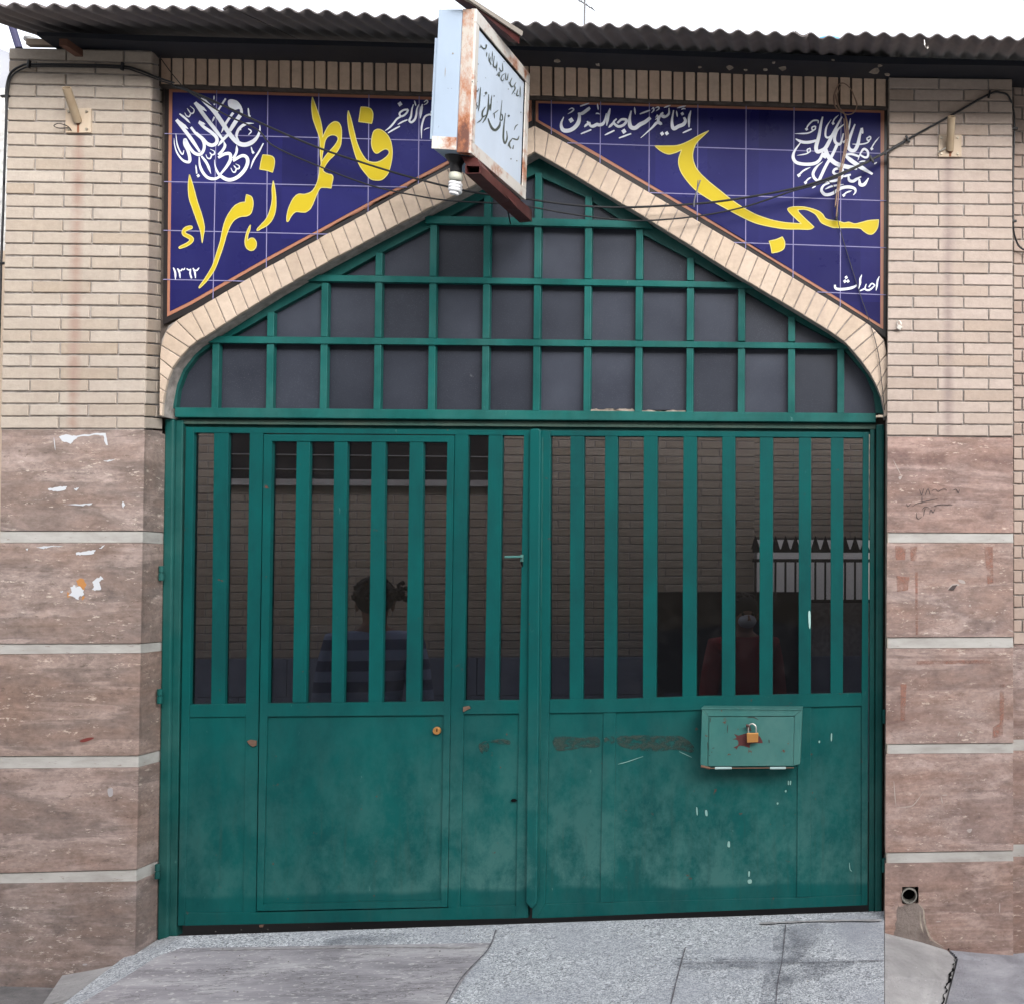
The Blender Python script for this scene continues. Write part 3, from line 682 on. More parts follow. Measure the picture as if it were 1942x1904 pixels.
ink = Ink(proj_front(zr_, YR-.0008), .0001); ink.fill([(562, 1252), (596, 1210), (640, 1205), (645, 1220), (600, 1220)]); ink.fill([(640, 1175), (680, 1183), (688, 1205), (650, 1197)]); ink.dot(722, 1357, 9); ink.pen([(190, 350), (215, 400), (248, 465)], 5); ink.fill([(225, 465), (250, 460), (235, 485)]); ink.pen([(985, 1520), (1028, 1542)], 6)
z4 = Zm(1850, 1500, 2.712); ink.proj = proj_front(z4, YR-.0008)
for P in ([(300, 575), (305, 650), (312, 722)], [(312, 735), (370, 730), (410, 722), (440, 690), (475, 640)], [(580, 665), (590, 710)], [(585, 660), (620, 658)], [(680, 310), (692, 280)], [(735, 280), (775, 292)]): ink.pen(P, 5)
ink.fill([(735, 865), (765, 860), (755, 882), (742, 880)]); ink.pen([(930, 1300), (928, 1360)], 6); ink.pen([(550, 1412), (580, 1410)], 6)
link('scratches', ink.bm, M['scratch'], RP)
m_ = mat('brown_stain', (.30, .15, .115), .7); NTt = NT(m_)
tr = NTt.n('ShaderNodeBsdfTransparent'); mx = NTt.n('ShaderNodeMixShader'); NTt.l(NTt.ramp(NTt.noise(18, None, 5, .7), [(.35, 0), (.6, .75)]), mx.inputs[0]); NTt.l(tr.outputs[0], mx.inputs[1]); NTt.l(NTt.b.outputs[0], mx.inputs[2]); NTt.l(mx.outputs[0], NTt.t.nodes['Material Output'].inputs[0])
ink = Ink(proj_front(zr_, YR-.0007), .0001)
for P in ([(200, 940), (275, 945), (270, 1040), (205, 1040)], [(305, 945), (355, 945), (352, 1050), (308, 1045)], [(820, 945), (880, 950), (885, 1200), (845, 1210)], [(340, 1080), (358, 1080), (358, 1560), (345, 1560)], [(210, 1150), (300, 1160), (290, 1250), (215, 1260)], [(350, 1740), (860, 1735), (870, 1760), (350, 1765)]): ink.fill([(a, b, 1) for a, b in P])
ink.proj = proj_front(z4, YR-.0007)
for P in ([(340, 0), (375, 0), (365, 215), (340, 215)], [(930, 0), (958, 0), (948, 310), (885, 320), (890, 255), (930, 230)]): ink.fill([(a, b, 1) for a, b in P])
link('brown_stain', ink.bm, m_, RP)
ink = Ink(proj_front(z4, YR-.0009), .0001); ink.fill(rag([(325, 1320), (380, 1312), (445, 1305), (480, 1345), (490, 1440), (515, 1520), (600, 1575), (450, 1548), (300, 1505), (318, 1400)], 9, 4), False); 
ms = conc('cement_smear', (.13, .10, .09), (.24, .20, .18), 9, .8); link('cement_smear', ink.bm, ms, RP)
ink = Ink(proj_front(z4, YR-.0012), .0001)
for P in ([(440, 1300), (475, 1340), (480, 1400), (500, 1470), (530, 1520), (600, 1565)], [(455, 1350), (460, 1420), (475, 1480)]): ink.pen(P, 9)
link('cement_ridge', ink.bm, M['plaster'], RP)

# drain pipe in the hole
DP = thing('drain_pipe', 'round drain pipe end in a square hole low on the right pillar', 'pipe', at(1725, 1698, YR))
c = at(1724.5, 1698.5, YR-.008); r1_, r0_ = .0325, .0275; bm = NB(); n = 28
rg = []
for (rr, dy) in ((r0_, .06), (r0_, 0), (r1_, 0), (r1_, .06)):
    rg.append([bm.verts.new(c+Vector((rr*math.cos(2*math.pi*k/n), dy, rr*math.sin(2*math.pi*k/n)))) for k in range(n)])
for a in range(3):
    for k in range(n): bm.faces.new((rg[a][k], rg[a][(k+1) % n], rg[a+1][(k+1) % n], rg[a+1][k]))
link('pipe_ring', bm, mat('pipe_plastic', (.20, .19, .17), .5), DP, smooth=False)
bm = NB(); bmesh.ops.create_circle(bm, cap_ends=True, radius=.0275, segments=24, matrix=Matrix.Translation(c+Vector((0, .055, 0))) @ Matrix.Rotation(R(90), 4, 'X')); link('pipe_bore', bm, M['dark'], DP)

# ---- neighbouring walls
SW = thing('side_wall', 'brick wall with pink stone plinth continuing past the right pillar', 'wall', base_loc(1990, 1780, -.02))
Yn = -.02
bm = NB(); fr = [at(1918, 150, Yn+.004), at(2600, 200, Yn+.004), at(2600, 1225, Yn+.004), at(1918, 1222, Yn+.004)]; hexa(bm, fr, [p+Vector((0, .3, 0)) for p in fr]); link('mortar_core', bm, M['mortar'], SW)
q = quad([(1922.5, 158), (2560, 180), (1922.5, 1222), (2560, 1222)], Yn)
lay('brickwork', M['brick_n'], SW, [(q[0], q[1], q[2], q[3], 46, lambda r: [(k+(.5 if r % 2 else .15))/6.2 for k in range(0, 6)], .006, .004, FR)])
for (a, b, mm) in ((1222, 1402, 'trav_r'), (1402, 1423, 'band'), (1423, 1601, 'trav_r'), (1601, 1624, 'band'), (1624, 1950, 'trav_r')):
    bm = NB(); fr = [at(1919, a, Yn), at(2600, a-8, Yn), at(2600, b-8, Yn), at(1919, b, Yn)]; hexa(bm, fr, [p+Vector((0, .3, 0)) for p in fr])
    o = link('stone_band' if mm == 'band' else 'stone_slab', bm, M[mm], SW, bevel=.0015); attr_const(o, random.random())
NWm = mat('far_plaster', (.55, .56, .58), .9)
bm = NB(); fr = [at(-900, 168, .9), at(28, 168, .9), at(28, 2100, .9), at(-900, 2100, .9)]; hexa(bm, fr, [p+Vector((0, .3, 0)) for p in fr])
NW = thing('plastered_house', 'pale plastered house wall seen left of the left pillar', 'house', base_loc(-100, 1850, .9)); link('wall', bm, M['pale_wall'], NW)
bm = NB(); fr = [at(-900, 476, .7), at(24, 476, .7), at(24, 2100, .7), at(-900, 2100, .7)]; hexa(bm, fr, [p+Vector((0, .2, 0)) for p in fr]); link('lower_wall', bm, M['brick_t'], NW)
attr_const(NW.children[-1], .5)
bm = NB(); bmesh.ops.create_uvsphere(bm, u_segments=24, v_segments=12, radius=.22, matrix=Matrix.Translation(at(-20, 175, 1.1))); link('roof_dome', bm, mat('grey_dome', (.28, .29, .33), .6), NW, smooth=True)

# ================================================================== ARCH WALL
AW = thing('arch_wall', 'brick wall over the gate with a pointed arch of trimmed bricks', 'wall', base_loc(1000, 240, -.09))
YA = -.09
# soldier course
def sol(x): return (97+ (x-300)*(146-97)/1382., 162.5+(x-300)*(204-162.5)/1382.)
bm = NB(); fr = [at(300, 80, YA+.004), at(1684, 130, YA+.004), at(1684, 205, YA+.004), at(300, 163, YA+.004)]; hexa(bm, fr, [p+Vector((0, .12, 0)) for p in fr]); link('soldier_mortar', bm, M['mortar_dark'], AW)
NBK = 61; P_ = []
for k in range(NBK):
    x0 = 303+(1682-303)*k/NBK; x1 = 303+(1682-303)*(k+1)/NBK; w_ = random.uniform(1.6, 2.6)
    jl = random.uniform(-1.6, 1.6)
    P_.append((at(x0+w_, sol(x0)[0]-20, YA), at(x1-w_, sol(x1)[0]-20, YA), at(x0+w_, sol(x0)[1]-3.2+jl, YA), at(x1-w_, sol(x1)[1]-3.2+jl, YA), 1, lambda r: (), .0, .004+random.uniform(-.003, .003), FR))
lay('soldier_course', M['brick_s'], AW, P_)
bm = NB(); fr = [at(309, 160, YA-.001), at(1682, 203, YA-.001), at(1682, 206.5, YA-.001), at(309, 165.5, YA-.001)]; hexa(bm, fr, [p+Vector((0, .04, 0)) for p in fr]); link('mortar_bed', bm, M['mortar_dark'], AW)
# arch trim
LPR = [((303, 790), (308, 790)), ((303, 760), (309, 762)), ((303, 715), (316, 725)), ((304, 675), (328, 695)), ((307, 645), (349, 668)), ((320, 618), (366, 652)), ((362, 593), (387, 640)), ((404, 569), (424, 616)), ((505, 509), (522, 554)), ((603, 455), (620, 498)), ((699, 403), (716, 447)), ((795, 349), (812, 397)), ((905, 293), (922, 340)), ((1014, 240), (1014, 289))]
RPR = [((1014, 240), (1014, 289)), ((1074, 272), (1057, 313)), ((1139, 311), (1120, 351)), ((1231, 366), (1212, 406)), ((1323, 420), (1304, 463)), ((1414, 473), (1395, 521)), ((1504, 528), (1484, 574)), ((1594, 583), (1570, 626)), ((1650, 618), (1606, 652)), ((1676, 645), (1634, 686)), ((1683, 680), (1656, 718)), ((1685, 715), (1670, 749)), ((1685, 760), (1676, 777)), ((1685, 790), (1677, 792))]
def strip_cells(pairs, pitch, jitter=0.0):
    A = []; acc = 0
    ms_ = [Vector(((a[0]+b[0])/2, (a[1]+b[1])/2)) for a, b in pairs]
    L = [0]
    for i in range(1, len(ms_)): L.append(L[-1]+(ms_[i]-ms_[i-1]).length)
    n = max(1, round(L[-1]/pitch))
    def g(s):
        for i in range(1, len(L)):
            if s <= L[i]+1e-6:
                t = (s-L[i-1])/(L[i]-L[i-1]); a0, b0 = pairs[i-1]; a1, b1 = pairs[i]
                return (Vector(a0).lerp(Vector(a1), t), Vector(b0).lerp(Vector(b1), t))
    return [(g(L[-1]*k/n), g(L[-1]*(k+1)/n)) for k in range(n)]
bm = NB(); V_ = []
allp = LPR+RPR[1:]
outer = [a for a, b in allp]; inner = [b for a, b in allp]
for i in range(len(allp)-1):
    f = [at(*outer[i], YA+.003), at(*outer[i+1], YA+.003), at(*inner[i+1], YA+.003), at(*inner[i], YA+.003)]
    hexa(bm, f, [p+Vector((0, .115, 0)) for p in f])
link('arch_mortar', bm, M['mortar'], AW)
P_ = []
for cells in (strip_cells(LPR, 25.4), strip_cells(RPR, 25.4)):
    for (o0, i0), (o1, i1) in cells:
        def sh(p, q_, k): d = (q_-p); return p+d*(k/max(d.length, 1e-3))
        g_ = random.uniform(.7, 1.3)
        a, b, c_, d_ = sh(o0, o1, g_), sh(o1, o0, g_), sh(i0, i1, min(g_, .35*(i1-i0).length)), sh(i1, i0, min(g_, .35*(i1-i0).length))
        P_.append((at(*a, YA), at(*b, YA), at(*c_, YA), at(*d_, YA), 1, lambda r: (), .0, .003+random.uniform(-.002, .002), FR))
lay('arch_bricks', M['brick_t'], AW, P_)
# wall core behind the tiles and up to the roof
bm = NB()
for i in range(len(outer)-1):
    x0, y0 = outer[i]; x1, y1 = outer[i+1]
    if abs(x1-x0) < .5: continue
    f = [at(x0, 120, -.045), at(x1, 120, -.045), at(x1, y1+3, -.045), at(x0, y0+3, -.045)]
    hexa(bm, f, [p+Vector((0, .06, 0)) for p in f])
link('wall_core', bm, M['mortar_dark'], AW)

# ================================================================== TILE SIGNS
YT = -.068
def tile_sign(label, black, orange, blue, grout):
    o = thing('tile_sign', label, 'sign', base_loc(*black[0], YT), 'tiled inscription panels over the gate')
    for nm, poly, dy, mm in (('black_border', black, 0, 'tile_black'), ('orange_border', orange, -.0025, 'tile_orange'), ('tile_field', blue, -.005, 'tile')):
        bm = NB(); slab(bm, poly, YT+dy, .012); link(nm, bm, M[mm], o)
    bm = NB()
    for (a, b) in grout:
        a = Vector(a); b = Vector(b); d = (b-a).normalized(); nn = Vector((-d.y, d.x))*.85
        slab(bm, [tuple(a+nn), tuple(b+nn), tuple(b-nn), tuple(a-nn)], YT-.0056-(.0003 if abs(d.x) > .5 else 0), .0004)
    link('grout_lines', bm, M['grout'], o)
    return o
TL_ = tile_sign('blue tile panel with many yellow letters, left of the white box sign',
    [(313, 165), (1012, 188.5), (1012, 240), (852, 320), (699, 402), (603, 455), (505, 509), (404, 568), (362, 592), (309, 616)],
    [(320.6, 170), (815, 184.5), (1008, 191), (1008, 229), (852, 309), (699, 390), (505, 496.5), (362, 578.5), (317, 601)],
    [(327, 175.5), (815, 190), (1003, 196), (1003, 224), (852, 303), (699, 384), (505, 489.5), (362, 571), (322, 591)],
    [((411, 167), (404, 568)), ((508, 171), (505, 509)), ((604.6, 174), (602, 455)), ((699.7, 177), (698, 402)), ((795, 180), (793.5, 350)), ((889, 183), (888, 300)), ((983, 187), (982, 252)),
     ((312, 254), (1000, 272-19+19)), ((311, 345), (772, 355.6)), ((310, 437.6), (630, 445)), ((309.5, 530.5), (470, 534))])
TR_ = tile_sign('blue tile panel with one long sweeping yellow word, right of the box sign',
    [(1013, 188.5), (1683, 206), (1681, 643), (1654, 618), (1594, 583.5), (1504, 528), (1414, 473), (1323, 420), (1231, 366), (1139, 311), (1074, 272), (1013, 240)],
    [(1016, 192), (1677, 210.5), (1675, 625), (1594, 574), (1504, 519), (1414, 463), (1323, 409), (1231, 355), (1139, 301), (1074, 264), (1016, 230)],
    [(1021, 196.5), (1670, 215), (1669.5, 616), (1594, 568), (1504, 513), (1414, 456.5), (1323, 403), (1231, 348.5), (1139, 294.5), (1074, 258), (1021, 228)],
    [((1045.6, 190), (1045.6, 255)), ((1139, 192), (1138, 310)), ((1231.5, 195), (1230.7, 365)), ((1323.5, 198), (1322.5, 419)), ((1415, 200), (1414, 472)), ((1506, 202), (1504, 527)), ((1595, 205), (1593.5, 582)),
     ((1076, 271.5), (1681, 292)), ((1233, 366), (1681, 381.5)), ((1391, 460.5), (1681, 470.5)), ((1550, 554.5), (1681, 560))])
def pj(zf_): return lambda x, y, o: at(*zf_(x, y), YT-.0062-o)
def yellow(parent, name, zf_, shapes, holes=()):
    ink = Ink(pj(zf_), .0001); out = Ink(pj(zf_), .0001); s = 1.6*(zf_(1, 0)[0]-zf_(0, 0)[0])**-1
    for P in shapes: ink.fill(P); out.pen(P, s, closed=True, extra=.0008)
    o = link(name, ink.bm, M['yellow'], parent)
    for P in holes: out.pen(P, s, closed=True, extra=.0012)
    link('letter_outline', out.bm, M['pale_yellow'], o)
    if holes:
        h = Ink(pj(zf_), .0001)
        for P in holes: h.fill(P, extra=.0008)
        link('letter_counter', h.bm, M['tile'], o)
ZB = Zm(600, 200, 6.3466)
yellow(TL_, 'yellow_word', ZB, [
 [(540, 85, 1), (600, 250), (650, 400), (675, 530), (683, 650, 1), (700, 610), (750, 510), (800, 455), (860, 430), (915, 455), (945, 540), (942, 700), (920, 790), (850, 890), (770, 970), (710, 1060), (688, 1105), (720, 1140), (765, 1158), (810, 1170), (828, 1210), (815, 1280), (800, 1355, 1), (730, 1347), (655, 1352), (610, 1425), (570, 1520), (520, 1630), (455, 1685), (390, 1690), (310, 1685), (250, 1740), (205, 1815), (182, 1813, 1), (187, 1730), (215, 1620), (275, 1500), (345, 1440), (430, 1440), (510, 1415), (560, 1370), (605, 1280), (632, 1180), (645, 1070), (662, 1010), (650, 900), (648, 780), (638, 650), (590, 510), (545, 370), (530, 200)],
 [(1040, 275, 1), (1075, 380), (1120, 560), (1160, 720), (1220, 860), (1290, 960), (1350, 990), (1430, 995), (1510, 965), (1580, 910), (1610, 860), (1590, 820), (1550, 812), (1500, 835), (1450, 868), (1410, 860), (1375, 800), (1362, 720), (1375, 620), (1400, 560), (1450, 535), (1510, 550), (1580, 610), (1630, 700), (1652, 830), (1645, 960), (1615, 1090), (1580, 1170), (1510, 1235), (1430, 1245), (1350, 1225), (1270, 1140), (1200, 1040), (1140, 900), (1090, 720), (1050, 550), (1030, 380)],
 [(1215, 225, 1), (1290, 228), (1350, 250), (1382, 310), (1380, 390), (1365, 455, 1), (1270, 440), (1185, 430, 1), (1200, 330)]],
 [[(745, 650), (785, 622), (830, 614), (875, 628), (898, 662), (885, 710), (840, 775), (780, 840), (725, 905), (670, 985, 1), (678, 900), (700, 790), (715, 710)]])
ZC = Zm(370, 330, 5.95)
yellow(TL_, 'yellow_word', ZC, [
 [(272, 318, 1), (320, 470), (370, 660), (430, 840), (463, 980), (463, 1060), (437, 1215, 1), (415, 1060), (370, 930), (310, 760), (265, 620), (255, 450)],
 [(300, 992), (305, 1022), (250, 1045), (215, 1065), (230, 1090), (290, 1120), (324, 1160), (302, 1212), (230, 1258), (150, 1284), (135, 1268), (170, 1245), (240, 1210), (275, 1172), (240, 1145), (190, 1115), (173, 1070), (200, 1020), (250, 994)],
 [(1015, 580, 1), (1080, 610), (1102, 680), (1095, 760), (1070, 830), (1020, 860), (940, 870), (860, 912), (800, 995), (755, 1110), (720, 1230), (670, 1380), (600, 1560), (520, 1680), (470, 1740), (408, 1797), (400, 1780), (470, 1680), (570, 1510), (620, 1360), (670, 1200), (708, 1020), (740, 915), (790, 818), (860, 730), (930, 690), (1000, 678, 1), (1005, 630)],
 [(1365, 400, 1), (1385, 500), (1400, 650), (1392, 800), (1350, 910), (1290, 980), (1220, 1020), (1160, 1052), (1155, 1030), (1200, 980), (1270, 900), (1320, 790), (1350, 650), (1348, 500)],
 [(1068, 975, 1), (1060, 1040), (1035, 1110), (1028, 1185, 1), (1060, 1155), (1105, 1152), (1142, 1200), (1140, 1260), (1105, 1305), (1060, 1310), (1012, 1272), (995, 1200), (1010, 1100), (1040, 1020)],
 [(1228, 62, 1), (1300, 68), (1360, 90), (1382, 140), (1375, 215), (1355, 290, 1), (1280, 265), (1188, 250, 1), (1205, 150)]])
ZF = Zm(1420, 270, 3.7346)
yellow(TR_, 'yellow_word', ZF, [
 [(503, 65, 1), (465, 102), (415, 150), (385, 200), (371, 270), (385, 340), (420, 400), (500, 480), (600, 560), (700, 640), (800, 705), (900, 757), (1020, 797), (1130, 818), (1262, 828, 1), (1210, 780), (1165, 735), (1150, 705), (1190, 690), (1280, 690), (1380, 715), (1430, 745), (1460, 785), (1510, 800), (1560, 805), (1610, 820), (1650, 815), (1700, 828), (1760, 815), (1820, 800), (1895, 795, 1), (1885, 860), (1850, 908), (1812, 912), (1770, 887), (1740, 865), (1650, 860), (1560, 860), (1510, 855), (1430, 822), (1400, 780), (1370, 745), (1300, 712), (1232, 712, 1), (1250, 745), (1365, 855, 1), (1330, 873), (1240, 872), (1130, 870), (1000, 850), (880, 820), (760, 765), (640, 700), (520, 635), (400, 555), (320, 470), (270, 390), (255, 310), (280, 222, 1), (230, 245), (170, 257), (110, 232), (60, 190, 1), (150, 190), (250, 185), (340, 150), (420, 105)],
 [(1105, 935, 1), (1125, 980), (1118, 1030), (1080, 1055), (1020, 1068, 1), (1012, 1020), (998, 970, 1), (1060, 955)]])
# white writing: one pen-stroke list per group
def white(parent, name, zf_, strokes, dots=(), fills=()):
    ink = Ink(pj(zf_), .00006); fat = 1.3 if name == 'white_verse' else .97
    for s in strokes: ink.pen(s[0], s[1]*fat, s[2] if len(s) > 2 else (.3, .3))
    for d in dots: ink.dot(*d)
    for f in fills: ink.fill(f)
    return link(name, ink.bm, M['white_ink'], parent)
B_ = (1, 1); E_ = (.15, 1); S_ = (1, .15)
ZA = Zm(375, 205, 8.827)
white(TL_, 'emblem', ZA, [
 ([(590, 90), (690, 200), (800, 310), (900, 440), (1060, 680), (1180, 850), (1300, 965), (1430, 1000), (1570, 950), (1670, 850), (1720, 720), (1720, 620)], 88, (.9, .1)),
 ([(465, 180), (640, 430), (820, 660), (1010, 905)], 74, (.9, .6)), ([(475, 190), (580, 270), (690, 350)], 58, S_),
 ([(105, 515), (250, 700), (400, 900), (560, 1140)], 72, (.9, .6)), ([(115, 530), (220, 610), (335, 695)], 60, S_),
 ([(385, 660), (480, 780), (600, 890), (645, 1010), (620, 1130), (550, 1190), (440, 1150), (340, 1020), (275, 900), (268, 990), (330, 1120), (365, 1260), (345, 1335), (230, 1300), (120, 1160), (70, 1000), (58, 870)], 62, (.8, .1)),
 ([(540, 550), (600, 580), (665, 605)], 46, S_), ([(545, 565), (640, 660), (780, 760), (880, 860), (882, 960), (800, 1010), (700, 975), (610, 870), (490, 765)], 68, (.8, .5)),
 ([(95, 785), (118, 980), (170, 1120), (225, 1185), (250, 1110)], 30, (.3, .5)),
 ([(265, 380), (300, 440), (350, 455), (385, 400), (430, 385), (445, 320), (370, 250)], 27, (.4, .3)), ([(385, 400), (350, 350), (310, 290)], 22, S_),
 ([(165, 400), (280, 490), (375, 585)], 42, (.6, .1)),
 ([(1340, 430), (1240, 570), (1140, 730)], 80, (1, .8)), ([(1110, 800), (1010, 900), (910, 1025)], 58, S_),
 ([(1060, 105), (980, 230), (890, 370)], 36, B_), ([(840, 460), (800, 555)], 34, S_), ([(1205, 380), (1060, 590), (975, 770)], 50, S_),
 ([(835, 45), (832, 130)], 24), ([(1495, 290), (1510, 430)], 30, (.5, 1)),
 ([(1605, 585), (1480, 590), (1370, 640), (1295, 730), (1270, 840), (1320, 930)], 56, (.1, .3)), ([(1290, 695), (1360, 700)], 40, B_),
 ([(1495, 690), (1555, 740), (1500, 810)], 26, (.6, .6)),
 ([(1790, 970), (1700, 1140), (1600, 1300), (1540, 1465)], 36, (.6, .2)), ([(1552, 1040), (1580, 1150)], 26, (.3, 1)),
 ([(1020, 930), (1045, 1020), (1000, 1110), (920, 1200)], 56, E_), ([(915, 1250), (1040, 1180), (1140, 1180), (1150, 1290), (1080, 1420), (960, 1570)], 64, (.8, .6)),
 ([(840, 1290), (860, 1430), (920, 1560), (1030, 1650), (1150, 1680), (1300, 1620), (1430, 1480), (1485, 1340), (1460, 1240), (1370, 1215), (1200, 1310)], 70, (.1, .8)), ([(1205, 1270), (1270, 1140), (1272, 1010)], 50, S_),
 ([(545, 1230), (560, 1400), (620, 1540), (720, 1640), (850, 1660), (950, 1615)], 56, (.3, .8)),
 ([(590, 1220), (700, 1370), (775, 1565)], 52, (.7, .1)),
 ([(675, 1190), (705, 1255), (760, 1265), (790, 1200), (835, 1185), (840, 1130), (760, 1085)], 29, (.4, .3)), ([(790, 1200), (750, 1150)], 24), ([(1160, 1450), (1195, 1520), (1240, 1530), (1270, 1470), (1315, 1460), (1320, 1410), (1250, 1370)], 29, (.4, .3)), ([(1270, 1470), (1215, 1400)], 24),
 ([(480, 1390), (500, 1560)], 28, (.2, 1))],
 [(840, 215, 22), (1520, 445, 26), (1590, 1150, 32), (528, 1600, 36)],
 [[(1180, 120), (1290, 160), (1370, 270), (1392, 385), (1345, 395), (1325, 310), (1225, 325), (1125, 265), (1100, 190), (1115, 135)]])
ink = Ink(lambda x, y, o: at(*ZA(x, y), YT-.0082-o)); ink.fill([(1145, 250), (1180, 210), (1235, 205), (1215, 235), (1170, 258)]); ink.fill([(1240, 320), (1320, 300), (1345, 340), (1330, 375)]); link('emblem_counter', ink.bm, M['tile'], TL_)
white(TL_, 'founding_year', ZC, [([(60, 1535), (85, 1600), (88, 1690)], 24, (.6, .3)), ([(115, 1545), (140, 1600), (150, 1672)], 22, (.7, .5)), ([(122, 1562), (160, 1575), (175, 1555), (200, 1560), (212, 1535)], 16, (.8, .5)),
 ([(235, 1548), (262, 1565), (292, 1555)], 18, (.7, .7)), ([(288, 1550), (280, 1610), (300, 1675)], 22, (.5, .9)), ([(318, 1540), (342, 1600), (350, 1672)], 22, (.7, .5)), ([(330, 1565), (365, 1572), (398, 1535)], 18, (.8, .5))])
ZD = Zm(820, 210, 13.87)
white(TL_, 'white_verse', ZD, [([(1045, 430), (900, 450), (785, 540), (810, 630), (900, 620), (1000, 530), (1045, 430)], 44, B_), ([(830, 640), (700, 720), (600, 850), (480, 980), (340, 1080)], 42, (1, .3)),
 ([(1025, 742), (880, 800), (725, 890)], 36, (.7, .5)), ([(795, 938), (620, 1030), (430, 1145)], 36, (.7, .5)),
 ([(1205, 275), (1160, 420), (1130, 640), (1080, 760), (1140, 820), (1240, 740), (1290, 600), (1310, 420), (1370, 275)], 50, (.4, .4)), ([(1478, 265), (1440, 450), (1410, 705)], 62, (.3, .2)),
 ([(1235, 160), (1280, 325)], 32, (.6, .3)), ([(1525, 205), (1600, 150), (1640, 190), (1600, 250), (1515, 290)], 30, (.6, .3)), ([(1700, 575), (1560, 640), (1490, 800), (1450, 1000), (1450, 1310)], 42, (1, .3)), ([(1700, 985), (1600, 1010), (1520, 1060)], 22),
 ([(1700, 575), (1780, 600), (1800, 520), (1730, 500)], 50, B_)], [(795, 262, 78)])
ZE = Zm(1220, 215, 6.265)
white(TR_, 'white_verse', ZE, [
 ([(103, 265), (68, 360), (90, 440), (160, 455), (240, 420), (300, 350), (320, 260), (308, 205)], 42, (.2, .5)), ([(310, 225), (360, 215), (410, 180), (450, 150)], 34, (.5, 1)),
 ([(170, 165), (215, 145), (240, 165), (210, 195), (158, 225)], 15), ([(328, 118), (455, 75)], 14, (.8, .4)), ([(338, 498), (482, 440)], 17, (.6, .8)),
 ([(385, 405), (420, 370), (470, 345)], 24, (.3, 1)), ([(425, 325), (470, 385), (510, 392), (560, 368), (590, 375), (640, 360), (668, 310), (690, 215)], 34, (.5, .3)), ([(740, 148), (712, 260), (693, 385)], 30, (.4, .3)),
 ([(565, 82), (578, 168)], 15), ([(542, 225), (562, 215), (602, 228)], 14),
 ([(830, 290), (790, 340), (850, 395), (925, 375), (968, 312), (900, 300), (840, 350)], 28, (.5, .7)), ([(800, 335), (720, 412)], 26, (1, .3)), ([(667, 515), (800, 450)], 17, (.6, .8)), ([(860, 556), (1030, 494)], 17, (.6, .8)),
 ([(1030, 180), (1008, 300), (1020, 395), (1080, 418), (1150, 370), (1220, 335), (1295, 275)], 42, (.3, .8)), ([(1075, 130), (1087, 232)], 15), ([(1148, 225), (1290, 172)], 17, (.6, .8)), ([(1310, 160), (1335, 140), (1340, 175), (1305, 212)], 15),
 ([(1550, 140), (1545, 225), (1480, 268), (1440, 235), (1470, 205)], 24, (.4, .8)), ([(1490, 245), (1430, 250), (1400, 320), (1440, 360), (1385, 345), (1310, 420), (1160, 555)], 30, (.5, .15)), ([(1480, 138), (1572, 104)], 15), ([(1358, 145), (1400, 128), (1412, 150), (1372, 185)], 14), ([(1365, 275), (1390, 240), (1392, 275), (1358, 305)], 14),
 ([(1850, 178), (1825, 280), (1825, 408)], 26, (.3, .4)), ([(1613, 172), (1590, 330), (1612, 425), (1680, 395), (1745, 368), (1775, 320), (1755, 270)], 38, (.3, .6)), ([(1652, 180), (1665, 265)], 15), ([(1718, 165), (1745, 150), (1780, 155)], 14), ([(1660, 142), (1785, 112)], 15), ([(1738, 485), (1860, 430)], 17, (.6, .8))],
 [(205, 310, 38), (930, 463, 37), (1455, 495, 30), (1520, 490, 30), (1733, 222, 26), (450, 148, 24)])
ZG = Zm(1730, 240, 9.248)
